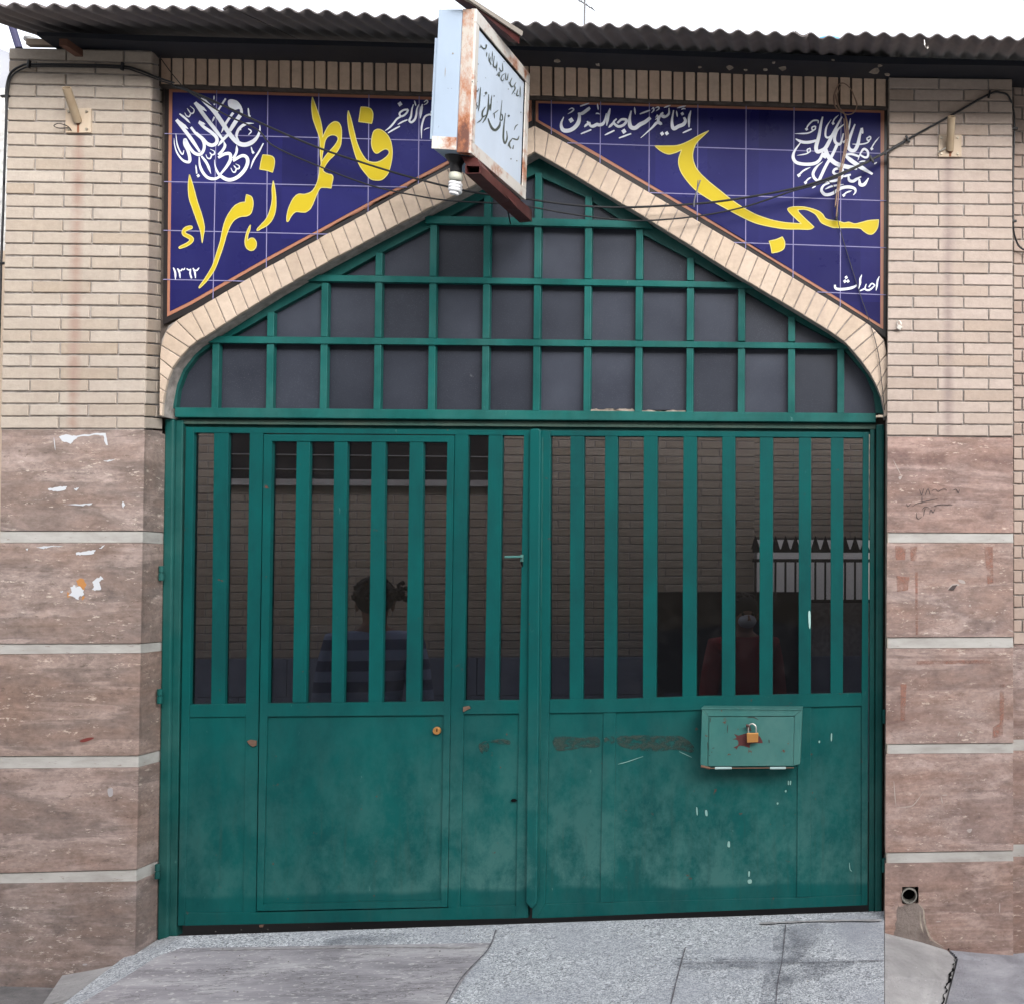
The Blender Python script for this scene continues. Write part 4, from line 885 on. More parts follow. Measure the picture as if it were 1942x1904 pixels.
white(TR_, 'emblem', ZG, [
 ([(690, 155), (655, 300), (610, 560), (555, 760), (575, 860), (650, 850), (745, 790), (850, 600), (960, 380), (1080, 155)], 78, (.4, .4)),
 ([(862, 208), (765, 370), (745, 540), (800, 580), (885, 520)], 40, (.1, .7)), ([(1015, 118), (930, 200), (885, 290)], 26, E_),
 ([(1130, 300), (985, 430), (930, 590), (960, 690), (1050, 700), (1110, 495)], 60, (.3, .4)), ([(1100, 680), (1170, 630)], 44, B_),
 ([(1345, 305), (1275, 480), (1205, 690), (1230, 815), (1330, 840), (1400, 720), (1435, 560), (1480, 385)], 74, (.4, .5)), ([(1470, 440), (1500, 490), (1500, 375)], 26), ([(1252, 190), (1215, 440)], 34, (.4, .2)),
 ([(1650, 560), (1590, 590), (1600, 635), (1655, 615), (1660, 565), (1620, 555)], 26, B_), ([(1640, 640), (1580, 690), (1450, 715), (1290, 712)], 28, (1, .3)), ([(1840, 560), (1745, 680), (1680, 785)], 24, E_),
 ([(595, 290), (590, 235), (490, 240), (395, 330), (360, 400)], 34, (.5, .6)), ([(540, 345), (475, 370), (480, 425), (535, 410), (545, 345)], 28, B_), ([(510, 430), (380, 490), (120, 500)], 30, S_),
 ([(140, 605), (260, 665), (400, 675), (565, 640)], 62, (.3, .8)), ([(240, 680), (120, 850), (90, 980), (150, 1080), (300, 1118), (500, 1110), (620, 1040), (700, 880)], 66, (.3, .8)),
 ([(440, 795), (375, 825), (390, 880), (435, 860), (435, 800)], 24, B_), ([(400, 890), (330, 915), (165, 942)], 24, S_),
 ([(735, 800), (800, 960), (950, 1100), (1150, 1165), (1390, 1200)], 92, (.9, .8)), ([(710, 990), (760, 900)], 84, B_),
 ([(1130, 930), (1260, 1040), (1450, 1170), (1700, 1320)], 88, (.5, .5)), ([(1120, 935), (1270, 915), (1430, 965)], 46, B_),
 ([(1400, 1040), (1460, 890), (1530, 810), (1605, 870), (1600, 965), (1540, 980), (1450, 930)], 48, (.2, .7)), ([(1420, 1080), (1500, 1058), (1600, 1065)], 26), ([(1730, 1120), (1790, 1080)], 26),
 ([(985, 715), (880, 940), (755, 1150), (615, 1450)], 62, B_), ([(695, 1065), (570, 1170), (495, 1300), (520, 1400), (600, 1455), (720, 1440)], 58, (.1, .4)),
 ([(1050, 1205), (940, 1220), (905, 1290), (980, 1325), (1080, 1290), (1085, 1215), (1000, 1195)], 50, B_), ([(1090, 1270), (1070, 1390), (950, 1450), (730, 1488)], 54, (.8, .2)),
 ([(1210, 1340), (1225, 1440), (1300, 1465), (1380, 1420), (1470, 1370)], 62, (.5, .4)), ([(1430, 1420), (1450, 1530), (1530, 1530), (1620, 1400)], 66, (.5, .3)), ([(1100, 1375), (1260, 1330)], 44, (.3, .8)),
 ([(830, 1500), (710, 1550), (665, 1650), (740, 1735), (880, 1715), (1050, 1610), (1200, 1580), (1330, 1610), (1355, 1680), (1310, 1745)], 66, (.4, .2)), ([(740, 1625), (880, 1565), (1115, 1528)], 38, (.3, .2)),
 ([(1285, 1655), (1180, 1690), (1120, 1740)], 32, E_), ([(440, 1180), (300, 1250), (215, 1330)], 34, E_), ([(460, 1380), (390, 1425), (345, 1480)], 32, E_), ([(550, 1565), (470, 1605)], 28)],
 [(900, 290, 36), (1685, 805, 36), (362, 408, 36), (1115, 1750, 36), (205, 1345, 40), (340, 1492, 36)])
ZH = Zm(1815, 590, 14.94)
white(TR_, 'white_word', ZH, [([(1700, 250), (1640, 400), (1620, 560), (1590, 720)], 62, (.3, .3)), ([(1125, 200), (1070, 350), (1070, 470), (1025, 660)], 66, (.3, .2)), ([(1560, 540), (1450, 490), (1350, 610)], 46, (.8, .8)), ([(1560, 540), (1450, 650), (1350, 705), (1260, 690), (1230, 640), (1270, 500)], 62, (.6, .4)), ([(1230, 650), (1150, 690), (1060, 730)], 52, (1, .6)),
 ([(245, 530), (255, 630), (350, 675), (550, 672), (750, 640), (890, 590), (955, 535)], 88, (.7, .6))], [(613, 290, 58), (570, 415, 62), (672, 412, 60)])
# ================================================================== ROOF
RF = thing('canopy_roof', 'dark corrugated canopy roof on a navy black beam along the top of the wall', 'roof', base_loc(1000, 120, -.35))
# beam: a real steel box beam in front of the wall head
bm = NB()
bot = [at(98, 87, -.16), at(288, 97, -.16), at(1000, 119.5, -.13), at(1687, 146.5, -.12), at(1919, 150, -.12), at(2500, 172, -.12)]
for a, b in zip(bot, bot[1:]):
    ta, tb = at(100, 62, -.25).z, at(1942, 116, -.25).z
    tz = lambda X: ta+(tb-ta)*(X-at(100, 62, -.25).x)/(at(1942, 116, -.25).x-at(100, 62, -.25).x)
    f = [Vector((a.x, -.25, tz(a.x))), Vector((b.x, -.25, tz(b.x))), Vector((b.x, -.25, b.z)), Vector((a.x, -.25, a.z))]
    hexa(bm, f, [p+Vector((0, .22, 0)) for p in f])
link('beam', bm, M['beam'], RF)
bm = NB(); f = [at(112, 74, -.31), at(127, 74, -.31), at(127, 87.5, -.31), at(112, 87, -.31)]; hexa(bm, f, [p+Vector((0, .1, 0)) for p in f]); link('timber_block', bm, M['brown_wood'], RF)
bm = NB(); z5 = Zm(1150, 0, 1.772)
rr_ = random.Random(4)
for (x, y, s) in ((130, 243, 9), (285, 258, 6), (800, 270, 9), (935, 278, 7), (1005, 272, 10), (970, 250, 4), (1200, 240, 5), (1380, 262, 7), (1365, 283, 14), (680, 268, 5), (1410, 297, 6), (860, 278, 4)):
    cx_, cy_ = z5(x, y); pts = [(cx_+s*.75*rr_.uniform(.5, 1.3)*math.cos(a*.9), cy_+s*.45*rr_.uniform(.5, 1.3)*math.sin(a*.9)) for a in range(7)]
    slab(bm, [(a, b-3) for a, b in pts], -.253, .006)
link('mortar_splash', bm, M['plaster'], RF)
# corrugated sheets: slope .24, wave 71 mm
Yf, Yb = -.56, .55
fe = [(-110, 6), (0, 9), (340, 14), (519, 22), (800, 38), (994, 48.5), (1250, 57), (1420, 66), (1520, 69), (1575, 79), (1625, 70.5), (1700, 74), (1942, 80), (2300, 90), (2700, 100)]
Fp = [at(x, y, Yf) for x, y in fe]
def fz(X):
    for a, b in zip(Fp, Fp[1:]):
        if a.x <= X <= b.x: return a.z+(b.z-a.z)*(X-a.x)/(b.x-a.x)
    return Fp[0].z if X < Fp[0].x else Fp[-1].z
X0, X1 = Fp[0].x, Fp[-1].x
pitch = (at(1000, 50, Yf).x-at(1000-35.7, 50, Yf).x)
cuts = [X0, at(420, 20, Yf).x, at(1048, 50, Yf).x, at(1508, 70, Yf).x, at(2050, 80, Yf).x, X1]
for s in range(5):
    bm = NB(); a = cuts[s]; b = cuts[s+1]+(.05 if s < 4 else 0); n = int((b-a)/pitch*10); nj = 8; up = .004*(s % 2)+.001*s; yo = rr_.uniform(-.02, .02)
    T = [[], []]
    for j in range(nj+1):
        Y = Yf+yo+(Yb-Yf)*j/nj
        rowt, rowb = [], []
        for i in range(n+1):
            X = a+(b-a)*i/n
            z = fz(X)*1.0+.24*(Y-Yf)*1.0+.0085*math.sin(2*math.pi*X/pitch+.6)+up+.0018*math.sin(X*5.3+j)
            rowt.append(bm.verts.new((X, Y, z+.005))); rowb.append(bm.verts.new((X, Y, z)))
        T[0].append(rowt); T[1].append(rowb)
    for j in range(nj):
        for i in range(n):
            bm.faces.new((T[0][j][i], T[0][j][i+1], T[0][j+1][i+1], T[0][j+1][i])); bm.faces.new((T[1][j][i+1], T[1][j][i], T[1][j+1][i], T[1][j+1][i+1]))
    for i in range(n):
        bm.faces.new((T[1][0][i], T[1][0][i+1], T[0][0][i+1], T[0][0][i]))
    for j in range(nj):
        bm.faces.new((T[1][j+1][0], T[1][j][0], T[0][j][0], T[0][j+1][0])); bm.faces.new((T[1][j][n], T[1][j+1][n], T[0][j+1][n], T[0][j][n]))
    link('roof_sheet', bm, M['roof'], RF, smooth=True)
bm = NB(); h0 = at(2028/1.0*0+1755, 82, Yf-.01); tube(bm, crv3([h0+Vector((-.004, 0, .01)), h0+Vector((-.002, 0, -.01)), h0+Vector((.008, 0, -.022)), h0+Vector((.010, 0, -.012))], 5), .0016, 6); link('hook', bm, M['steel'], RF)
bm = NB(); tube(bm, [at(12, 15, .12), at(36, 92, .12)], .014, 10); PO = thing('roof_strut', 'thin navy roof strut above the left end of the canopy pillar', 'strut', at(36, 92, .12)); link('rod', bm, M['navy_pole'], PO)
bm = NB(); tube(bm, [at(48, 73, .16), at(56, 76, .16), at(76, 82, .16)], [.012, .016, .016], 10); link('clamp', bm, M['steel'], PO)

AN = thing('aerial', 'thin rooftop aerial mast standing against the white sky', 'antenna', at(1108, 60, .9))
bm = NB(); tube(bm, [at(1108, 110, .9), at(1109, -30, .9)], .0045, 8); link('mast', bm, M['grey_wire'], AN)
bm = NB(); tube(bm, [at(1096, 0, .9), at(1126, 19, .9)], .003, 6); link('boom', bm, M['grey_wire'], AN)
for k in range(4): bm = NB(); p = at(1096+k*9.5, 1+k*6, .9); tube(bm, [p+Vector((0, -.04, -.005)), p+Vector((0, .04, .012))], .002, 6); link('element', bm, M['grey_wire'], AN)
WT = thing('water_tank', 'blue water tank just showing over the dip in the canopy roof', 'tank', at(1575, 105, 1.9))
bm = NB(); c = at(1575, 79, 1.9); bmesh.ops.create_cone(bm, cap_ends=True, segments=28, radius1=.11, radius2=.10, depth=.35, matrix=Matrix.Translation(c-Vector((0, 0, .18)))); link('drum', bm, mat('blue_plastic', (.08, .36, .72), .4), WT, bevel=.02)

# ================================================================== BOX SIGN
SG = thing('box_sign', 'rusty white metal box sign with dark green calligraphy jutting out over the gate', 'sign', at(993, 377, -.30))
Yn_, Yf_ = -.94, -.30
NRT, NRB, FRT, FRB = at(899, 19.5, Yn_), at(888, 287, Yn_), at(1001, 143, Yf_), at(993, 377, Yf_)
NLT, NLB = at(834, 19, Yn_), at(821, 283, Yn_)
dT, dB = NLT-NRT, NLB-NRB
FLT, FLB = FRT+dT, FRB+dB
ndir = (NRT-FRT).normalized()                        # along the box, towards the street
def lp(a, b, t): return a+(b-a)*t
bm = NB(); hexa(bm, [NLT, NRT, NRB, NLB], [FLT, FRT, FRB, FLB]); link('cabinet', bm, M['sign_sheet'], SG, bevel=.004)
def fq(u, v, o=0.0): return lp(lp(NLT, NRT, u), lp(NLB, NRB, u), v)+ndir*o        # front end face
def sq(u, v, o=0.0):                                                         # right-hand side face, u away from the street
    nrm = (FRT-NRT).cross(NRB-NRT).normalized()
    if nrm.x < 0: nrm = -nrm
    return lp(lp(NRT, NRB, v), lp(FRT, FRB, v), u)+nrm*o
def plate(bm, fn, u0, v0, u1, v1, o, th, oth=None):
    P = [(u0, v0), (u1, v0), (u1, v1), (u0, v1)]; hexa(bm, [fn(a, b, o) for a, b in P], [fn(a, b, o-th) for a, b in P])
bm = NB(); plate(bm, fq, .68, -.004, 1.012, 1.015, .004, .03); link('corner_angle', bm, M['sign_post'], SG, bevel=.002)
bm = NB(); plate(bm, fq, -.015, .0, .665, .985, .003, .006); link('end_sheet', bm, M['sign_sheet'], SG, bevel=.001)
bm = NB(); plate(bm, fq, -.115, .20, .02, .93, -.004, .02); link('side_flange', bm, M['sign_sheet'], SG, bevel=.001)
bm = NB(); plate(bm, fq, -.03, .91, .665, 1.0, .0042, .004); link('lower_patch', bm, M['sign_frame'], SG, bevel=.001)
for nm, r in (('top_trim', (-.0, -.01, 1.0, .085)), ('bottom_trim', (-.0, .925, 1.0, 1.012)), ('near_trim', (-.0, .087, .055, .923)), ('far_trim', (.925, .087, 1.0, .923))):
    bm = NB(); plate(bm, sq, *r, .009, .018); link(nm, bm, M['sign_frame'], SG, bevel=.0015)
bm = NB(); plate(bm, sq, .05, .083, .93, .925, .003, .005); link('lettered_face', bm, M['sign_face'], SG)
bm = NB(); plate(bm, sq, .055, .087, .925, .102, .0055, .004); plate(bm, sq, .912, .1025, .925, .92, .0053, .004); link('shadow_strip', bm, M['dark'], SG)  # solid dark strips painted as the shadow line inside the trim
nS = (FRT-NRT).cross(NRB-NRT).normalized(); nS = nS if nS.x > 0 else -nS
ZJ = Zm(1030, 60, 5.287)
ink = Ink(lambda x, y, o: on_plane(*ZJ(x, y), NRT+nS*(.0045+o), nS), .00005)
for s in ([([(575, 1262), (555, 1305), (520, 1300), (490, 1290)], 13), ([(500, 1290), (462, 1340), (445, 1385)], 13), ([(470, 1330), (462, 1380), (495, 1418), (512, 1370)], 14), ([(515, 1200), (535, 1150), (562, 1130)], 9),
           ([(430, 1205), (434, 1290), (410, 1350), (392, 1290), (398, 1150), (415, 1000)], 16), ([(376, 850), (362, 1000), (355, 1075), (380, 1075), (378, 1020), (355, 1010)], 11), ([(356, 1095), (345, 1150), (300, 1195), (255, 1165), (213, 1060)], 22), ([(335, 962), (300, 990), (270, 1010)], 8), ([(285, 1000), (290, 1062)], 8),
           ([(258, 790), (250, 880), (245, 970)], 10), ([(222, 780), (215, 950), (190, 1050), (150, 1112)], 14), ([(238, 890), (230, 965)], 8), ([(185, 925), (150, 985), (155, 1040), (190, 1020)], 14), ([(160, 1030), (130, 1080), (88, 1112)], 9), ([(128, 700), (117, 850), (105, 975)], 11), ([(90, 870), (80, 905), (92, 920), (75, 955)], 8)]):
    ink.pen(s[0], s[1]*1.35, (.4, .4))
for d in ((455, 1030, 15), (285, 800, 9), (192, 765, 17), (65, 1047, 9), (170, 800, 8), (40, 635, 17), (480, 1530, 10), (548, 1552, 9)): ink.dot(*d)
link('name_lettering', ink.bm, M['sign_ink'], SG)
ink = Ink(lambda x, y, o: on_plane(*ZJ(x, y), NRT+nS*(.0048+o), nS), .00005)
for s in ([
           ([(92, 630), (70, 665), (68, 720), (92, 745), (105, 715)], 10), ([(128, 205), (155, 245), (185, 248), (195, 215), (188, 200)], 11), ([(118, 240), (130, 225)], 8), ([(200, 290), (198, 345)], 8), ([(228, 300), (224, 405)], 6), ([(245, 345), (235, 395), (252, 432)], 9), ([(266, 280), (262, 400)], 7), ([(290, 335), (276, 440), (300, 470), (308, 440)], 10), ([(320, 400), (314, 512)], 7),
           ([(345, 520), (330, 545), (345, 570), (352, 520)], 10), ([(382, 420), (384, 500), (362, 510), (342, 470)], 9), ([(410, 540), (375, 565), (368, 610), (388, 620), (402, 590)], 8), ([(420, 530), (418, 612)], 7), ([(448, 540), (438, 610), (420, 600)], 9), ([(492, 590), (470, 650), (490, 690), (512, 680)], 10), ([(450, 640), (470, 650)], 8), ([(540, 640), (520, 680), (530, 710), (512, 745), (488, 782)], 10), ([(562, 720), (548, 790), (575, 790)], 10), ([(588, 690), (588, 815)], 8)]):
    ink.pen(s[0], s[1]*1.35, (.4, .4))
for d in ((95, 430, 12), (400, 400, 7), (580, 592, 6), (595, 990, 8), (185, 590, 5), (450, 720, 7), (525, 770, 8), (245, 432, 8), (310, 560, 7)): ink.dot(*d)
link('verse_lettering', ink.bm, M['sign_ink'], SG)
ink = Ink(lambda x, y, o: fq((x-821)/66+.0, (y-19)/266, .0045+o), .0001)
for P in ([(838, 130), (838, 148)],): ink.pen(P, 1.2)
ink.dot(851, 103, 2.0)
link('nail_mark', ink.bm, M['dull_metal'], SG)
# the steel arm it stands on, and the tie bar above
bm = NB()
nq = [at(882, 313.5, -.95), at(912, 314.7, -.95), at(911, 329.5, -.95), at(882, 330, -.95)]
fq_ = [at(986, 398, -.1), at(1009, 399, -.1), at(1009, 421, -.1), at(986, 423, -.1)]
ring = []
for i in range(4):
    j = (i+1) % 4; c0 = sum(nq, Vector())/4; c1 = sum(fq_, Vector())/4
    a, b = nq[i], nq[j]; ai, bi = lp(a, c0, .18), lp(b, c0, .18); A_, B2 = fq_[i], fq_[j]; Ai, Bi = lp(A_, c1, .18), lp(B2, c1, .18)
    hexa(bm, [a, b, bi, ai], [A_, B2, Bi, Ai])
link('support_arm', bm, M['maroon'], SG)
bm = NB(); c0 = sum(nq, Vector())/4; ii = [lp(p, c0, .17)+(fq_[0]-nq[0])*.12 for p in nq]; hexa(bm, ii, [p+(fq_[0]-nq[0])*.02 for p in ii]); link('arm_hollow', bm, M['dark'], SG)
bm = NB(); f = [at(874, 296, -.90), at(905, 300, -.90), at(911, 315, -.90), at(884, 314, -.90)]; hexa(bm, f, [p+Vector((.0, .5, 0)) for p in f]); link('packing_plate', bm, M['maroon'], SG)
bm = NB()
a0, a1 = at(866, -8, -.985), at(978, 62, -.80); b0, b1 = at(889, -8, -.985), at(992, 70, -.80)
d_ = (a1-a0).normalized(); 
f = [at(850, -14, -.99), at(884, -14, -.99), at(899, 1, -.975), at(866, 2, -.975)]
hexa(bm, [at(858, -8, -.99), at(880, -8, -.99), at(880, -2, -.99), at(858, -2, -.99)], [at(963, 66, -.60), at(985, 66, -.60), at(985, 84, -.60), at(963, 78, -.60)])
link('tie_bar', bm, M['maroon'], SG)
bm = NB(); hexa(bm, [at(876, -8, -.995), at(886, -8, -.995), at(886, -2, -.995), at(876, -2, -.995)], [at(986, 60, -.60), at(992, 60, -.60), at(990, 69, -.60), at(985, 68, -.60)]); link('tie_bar_flange', bm, mat('weathered_angle', (.30, .27, .24), .8), SG)
bm = NB(); tube(bm, [at(962, 396, -.2), at(968, 425, -.1)], .003, 6); link('stay_wire', bm, M['cable'], SG)

# energy-saving lamp under the sign
yb_ = -.86
LB = thing('spiral_lamp', 'white spiral energy-saving bulb in a black holder under the box sign', 'lamp', at(863, 300, yb_))
u = (at(864, 300, yb_).z-at(864, 301, yb_).z)
def lathe(bm, c, prof, n=28, ax=Vector((0, 0, 1))):
    rg = [[bm.verts.new(c+Vector((r*math.cos(2*math.pi*k/n), r*math.sin(2*math.pi*k/n), z))) for k in range(n)] for r, z in prof]
    for i in range(len(rg)-1):
        for k in range(n): bm.faces.new((rg[i][k], rg[i][(k+1) % n], rg[i+1][(k+1) % n], rg[i+1][k]))
    bm.faces.new(rg[0]); bm.faces.new(rg[-1])
c0 = at(865, 298, yb_)
bm = NB(); lathe(bm, c0, [(19*u, 4*u), (19.5*u, -1*u), (18*u, -5*u), (13*u, -11*u), (11*u, -16*u), (10.5*u, -28*u), (9.5*u, -31*u)]); link('lamp_holder', bm, M['black'], LB, smooth=True)
bm = NB(); lathe(bm, c0, [(10*u, -31*u), (12*u, -33*u), (12.5*u, -41*u), (11*u, -44*u), (9*u, -45*u)]); link('lamp_base', bm, M['lamp_base'], LB, smooth=True)
bm = NB(); pts = []
for k in range(4*20+1):
    a = 2*math.pi*k/20; z = -47-k/80*24
    rr = 9.6 if k > 6 else 7
    if k > 66: rr = 9.0-(k-66)*.33
    pts.append(c0+Vector((rr*u*math.cos(a)-.6*u*k/80*4*.6, rr*u*math.sin(a), z*u)))
tube(bm, pts, 3.3*u, 8); link('spiral_tube', bm, M['white'], LB, smooth=True)

# ================================================================== FLAG HOLDERS
def holder(label, plate_px, base_px, tip_px, Yp, reach, wpx):
    o = thing('flagpole_holder', label, 'flag holder', at(*base_px, Yp), 'flagpole holders on the two pillars')
    x0, y0, x1, y1 = plate_px
    bm = NB(); f = [at(x0, y0, Yp-.010), at(x1, y0, Yp-.010), at(x1, y1, Yp-.010), at(x0, y1, Yp-.010)]; hexa(bm, f, [p+Vector((0, .012, 0)) for p in f]); link('back_plate', bm, M['plate'], o, bevel=.001)
    a = at(*base_px, Yp-.012); b = at(*tip_px, Yp-reach); r = (at(x0+wpx, y0, Yp).x-at(x0, y0, Yp).x)/2
    d = (b-a).normalized(); s = d.cross(Vector((0, 1, 0))).normalized(); t = s.cross(d); n = 24; bm = NB(); rings = []
    for q, rr in ((a, r), (b, r), (b, r*.82), (b-d*.05, r*.82)): rings.append([bm.verts.new(q+(s*math.cos(2*math.pi*k/n)+t*math.sin(2*math.pi*k/n))*rr) for k in range(n)])
    for i in range(3):
        for k in range(n): bm.faces.new((rings[i][k], rings[i][(k+1) % n], rings[i+1][(k+1) % n], rings[i+1][k]))
    link('pole_socket', bm, M['tube'], o, smooth=False)
    bm = NB(); bmesh.ops.create_circle(bm, cap_ends=True, radius=r*.82, segments=n, matrix=Matrix.Translation(b-d*.045) @ d.to_track_quat('Z', 'Y').to_matrix().to_4x4()); link('socket_bore', bm, M['dark'], o)
    for (fx, fy) in ((.13, .14), (.84, .14), (.84, .86), (.13, .86)):
        bm = NB(); c = at(x0+(x1-x0)*fx, y0+(y1-y0)*fy, Yp-.011); bmesh.ops.create_cone(bm, cap_ends=True, segments=6, radius1=.0065, radius2=.0055, depth=.006, matrix=Matrix.Translation(c) @ Matrix.Rotation(R(90), 4, 'X')); link('bolt', bm, M['dull_metal'], o)
    ink = Ink(lambda x, y, q: at(x, y, Yp-.0104-q), .0001); bx = base_px[0]; ink.fill([(bx-7, base_px[1]-1), (bx+7, base_px[1]-1), (bx+3, base_px[1]+7), (bx+2.5, y1-1), (bx-1.5, y1-1), (bx-2, base_px[1]+6)]); link('rust_drip', ink.bm, M['rust_drip'], o)
    bm = NB(); a = at(x0+6, y1-9, Yp-.014); tube(bm, crv3([a, a+Vector((-.03, -.01, -.006)), a+Vector((-.048, -.012, .002)), a+Vector((-.03, -.012, .012)), a+Vector((0, -.006, .004)), a+Vector((.012, 0, -.012))], 6), .0018, 6) if bx < 500 else tube(bm, [at(x0-1, y1-9, Yp-.02), at(x0+14, y1-17, Yp-.02)], .003, 6)
    link('tie_wire', bm, M['black'] if bx < 500 else M['steel'], o)
    return o
holder('cream steel flagpole holder leaning left on the left pillar', (124, 206, 172, 252), (147.5, 231), (126, 167), YL, .105, 15.5)
holder('cream steel flagpole holder standing straight on the right pillar', (1780, 256, 1823.5, 298), (1801.5, 285), (1804.5, 221.5), YR, .10, 14.5)

# ================================================================== CABLES
def sx(x, y): return (x/1.15654, y/1.15654)
def cable(name, label, pts, r, mm, group=None, clips=(), cat='cable', n=8):
    P = [at(x, y, Y) for x, y, Y in pts]; o = thing(name, label, cat, P[0], group)
    bm = NB(); tube(bm, crv3(P, n), r, 8); link('cable_run', bm, mm, o, smooth=True)
    for (x, y, Y, a) in clips:
        bm = NB(); c = at(x, y, Y); bmesh.ops.create_cube(bm, size=1, matrix=Matrix.Translation(c) @ Matrix.Rotation(a, 4, 'Y') @ Matrix.Diagonal((.009, .014, .032, 1))); link('cable_clip', bm, M['cable'], o, bevel=.002)
    return o
yl = YL-.012
cable('wall_cable', 'black cable clipped across the top of the left pillar and bending down its outer edge', [(-2, 660, -.12), (3, 480, -.13), (6, 400, -.14), (9, 300, -.15), (12, 215, -.165), (12, 170, yl), (20, 140, yl), (40, 126, yl), (60, 122.5, yl), (140, 123, yl), (230, 126, yl), (262, 133, yl), (300, 148, yl), (330, 158, yl-.01)], .0042, M['cable'], None,
      [(55, 122, yl-.004, .1), (232, 126.5, yl-.004, .1), (10, 183, -.165, 1.5), (5, 500, -.13, 1.5)])
cable('wall_cable', 'thin second black cable lying just under the first on the left pillar', [(8, 350, -.15), (12, 250, -.16), (15, 176, yl), (22, 146, yl), (45, 130, yl), (70, 126.5, yl), (150, 127.5, yl), (232, 130, yl), (262, 138, yl), (300, 152, yl), (330, 162, yl-.005)], .003, M['cable'])
ys = YL-.015
A1 = [(*sx(380, 190), ys), (*sx(417, 200), ys), (*sx(500, 237), ys), (*sx(600, 283.5), -.165), (*sx(699, 325), -.16), (*sx(783, 353.6), -.16), (*sx(880, 383.6), -.16), (*sx(981, 410), -.16), (*sx(1055, 425), -.16), (*sx(1150, 436.5), -.16), (*sx(1254, 450), -.155), (*sx(1358, 455.7), -.15), (*sx(1497, 450), -.15), (*sx(1600, 439.5), -.15), (*sx(1739, 415), -.15), (*sx(1827, 388), -.15), (*sx(1912, 350), -.145), (*sx(1991, 306), YR-.012)]
cable('span_cable', 'upper of the two black cables sagging across the gate arch', A1, .0046, M['cable'], 'cables spanning the arch')
A2 = [(*sx(385, 192), ys-.004), (*sx(417, 204), ys-.004), (*sx(490, 250), -.17), (*sx(564, 304-19), -.165), (*sx(600, 321), -.165), (*sx(701, 366), -.16), (*sx(818, 409), -.16), (*sx(930, 433), -.16), (*sx(1000, 442), -.16), (*sx(1097, 447), -.16), (*sx(1159, 453.6), -.16), (*sx(1249, 469.6), -.155), (*sx(1340, 481), -.15), (*sx(1416, 484.7), -.15), (*sx(1530, 475), -.15), (*sx(1635, 454), -.15), (*sx(1739, 419.5), -.152), (*sx(1808, 400), -.152), (*sx(1912, 352), -.147), (*sx(1985, 312), YR-.014)]
cable('span_cable', 'lower of the two black cables sagging across the gate arch', A2, .0034, M['cable'], 'cables spanning the arch')
yr = YR-.013
cable('wall_cable', 'black cable rising over the right pillar and looping down beside its outer edge', [(*sx(1900, 358), yr), (*sx(1991, 306), yr), (*sx(2086, 254), yr), (*sx(2170, 207), yr), (*sx(2196, 204), yr), (*sx(2212, 212), yr), (*sx(2223, 242), -.11), (*sx(2225, 283), -.10), (*sx(2222, 383), -.10), (*sx(2222, 484), -.10), (*sx(2226, 519), -.08), (*sx(2240, 545), -.05), (*sx(2280, 560), -.04)], .0044, M['cable'], None,
      [(*sx(1991, 306), yr-.003, -.5), (*sx(2170, 207), yr-.003, .2), (*sx(2225, 283), -.105, 1.5), (*sx(2222, 486), -.105, 1.5), (*sx(1912, 350), yr-.02, -.5)])
cable('drop_wire', 'thin black wire dropping from the beam to the left end of the span', [(*sx(348, 122), -.2), (*sx(362, 142), -.19), (*sx(385, 172), -.18), (*sx(410, 197), -.178), (*sx(470, 228), -.175)], .0018, M['cable'])
cable('drop_wire', 'thin black wire hanging over the right tile panel down to the arch', [(*sx(1817, 398), -.15), (*sx(1829, 412), -.12), (*sx(1833, 450), -.095), (*sx(1837, 482), -.09), (*sx(1854, 543), -.085), (*sx(1887.6, 650), -.085), (*sx(1908, 708), -.1), (*sx(1925, 770), -.105), (*sx(1933, 830), -.105), (*sx(1940, 900), -.10)], .0018, M['cable'])
ty = -.105
o = cable('wire_coil', 'tangled coil of tan wire hanging over the right tile panel', [(*sx(1836, 192), ty), (*sx(1829, 210), ty), (*sx(1830, 230), ty), (*sx(1840, 243), ty), (*sx(1853, 252), ty), (*sx(1857, 280), ty), (*sx(1857, 308), ty), (*sx(1850, 345), ty), (*sx(1841, 380), ty), (*sx(1836, 420), ty), (*sx(1832, 455), ty)], .003, M['tan_wire'], None, (), 'wire')
for pts, r in (([(1833, 200), (1840, 186), (1852, 184), (1866, 196), (1874, 214), (1879, 234), (1872, 248), (1858, 252), (1846, 246), (1836, 228), (1832, 208)], .0022), ([(1838, 190), (1830, 206), (1833, 236), (1846, 248)], .0022), ([(1844, 188), (1836, 214), (1842, 238), (1855, 256), (1861, 300), (1852, 350), (1842, 392), (1838, 440), (1834, 476)], .0024), ([(1870, 205), (1880, 228), (1876, 244)], .002), ([(1851, 260), (1854, 310), (1846, 360), (1843, 400), (1838, 430)], .0022)):
    bm = NB(); tube(bm, crv3([at(*sx(*p), ty-.004) for p in pts], 6), r, 6); link('strand', bm, M['tan_wire'], o, smooth=True)
bm = NB(); tube(bm, crv3([at(*sx(1834, 452), ty), at(*sx(1837, 470), ty), at(*sx(1833, 484), ty)], 4), .005, 8); link('taped_end', bm, M['cable'], o, smooth=True)
CT = cable('cable_tie', 'grey strip tied round the upper cable over the yellow word', [(*sx(1522, 455), -.155), (*sx(1523, 440), -.157), (*sx(1527, 425), -.157), (*sx(1531, 410), -.155), (*sx(1536, 396), -.15)], .003, M['grey_wire'], None, (), 'tie')
bm = NB(); tube(bm, [at(*sx(1528, 424), -.156), at(*sx(1531, 396), -.15)], .002, 6); link('loose_end', bm, M['grey_wire'], CT)

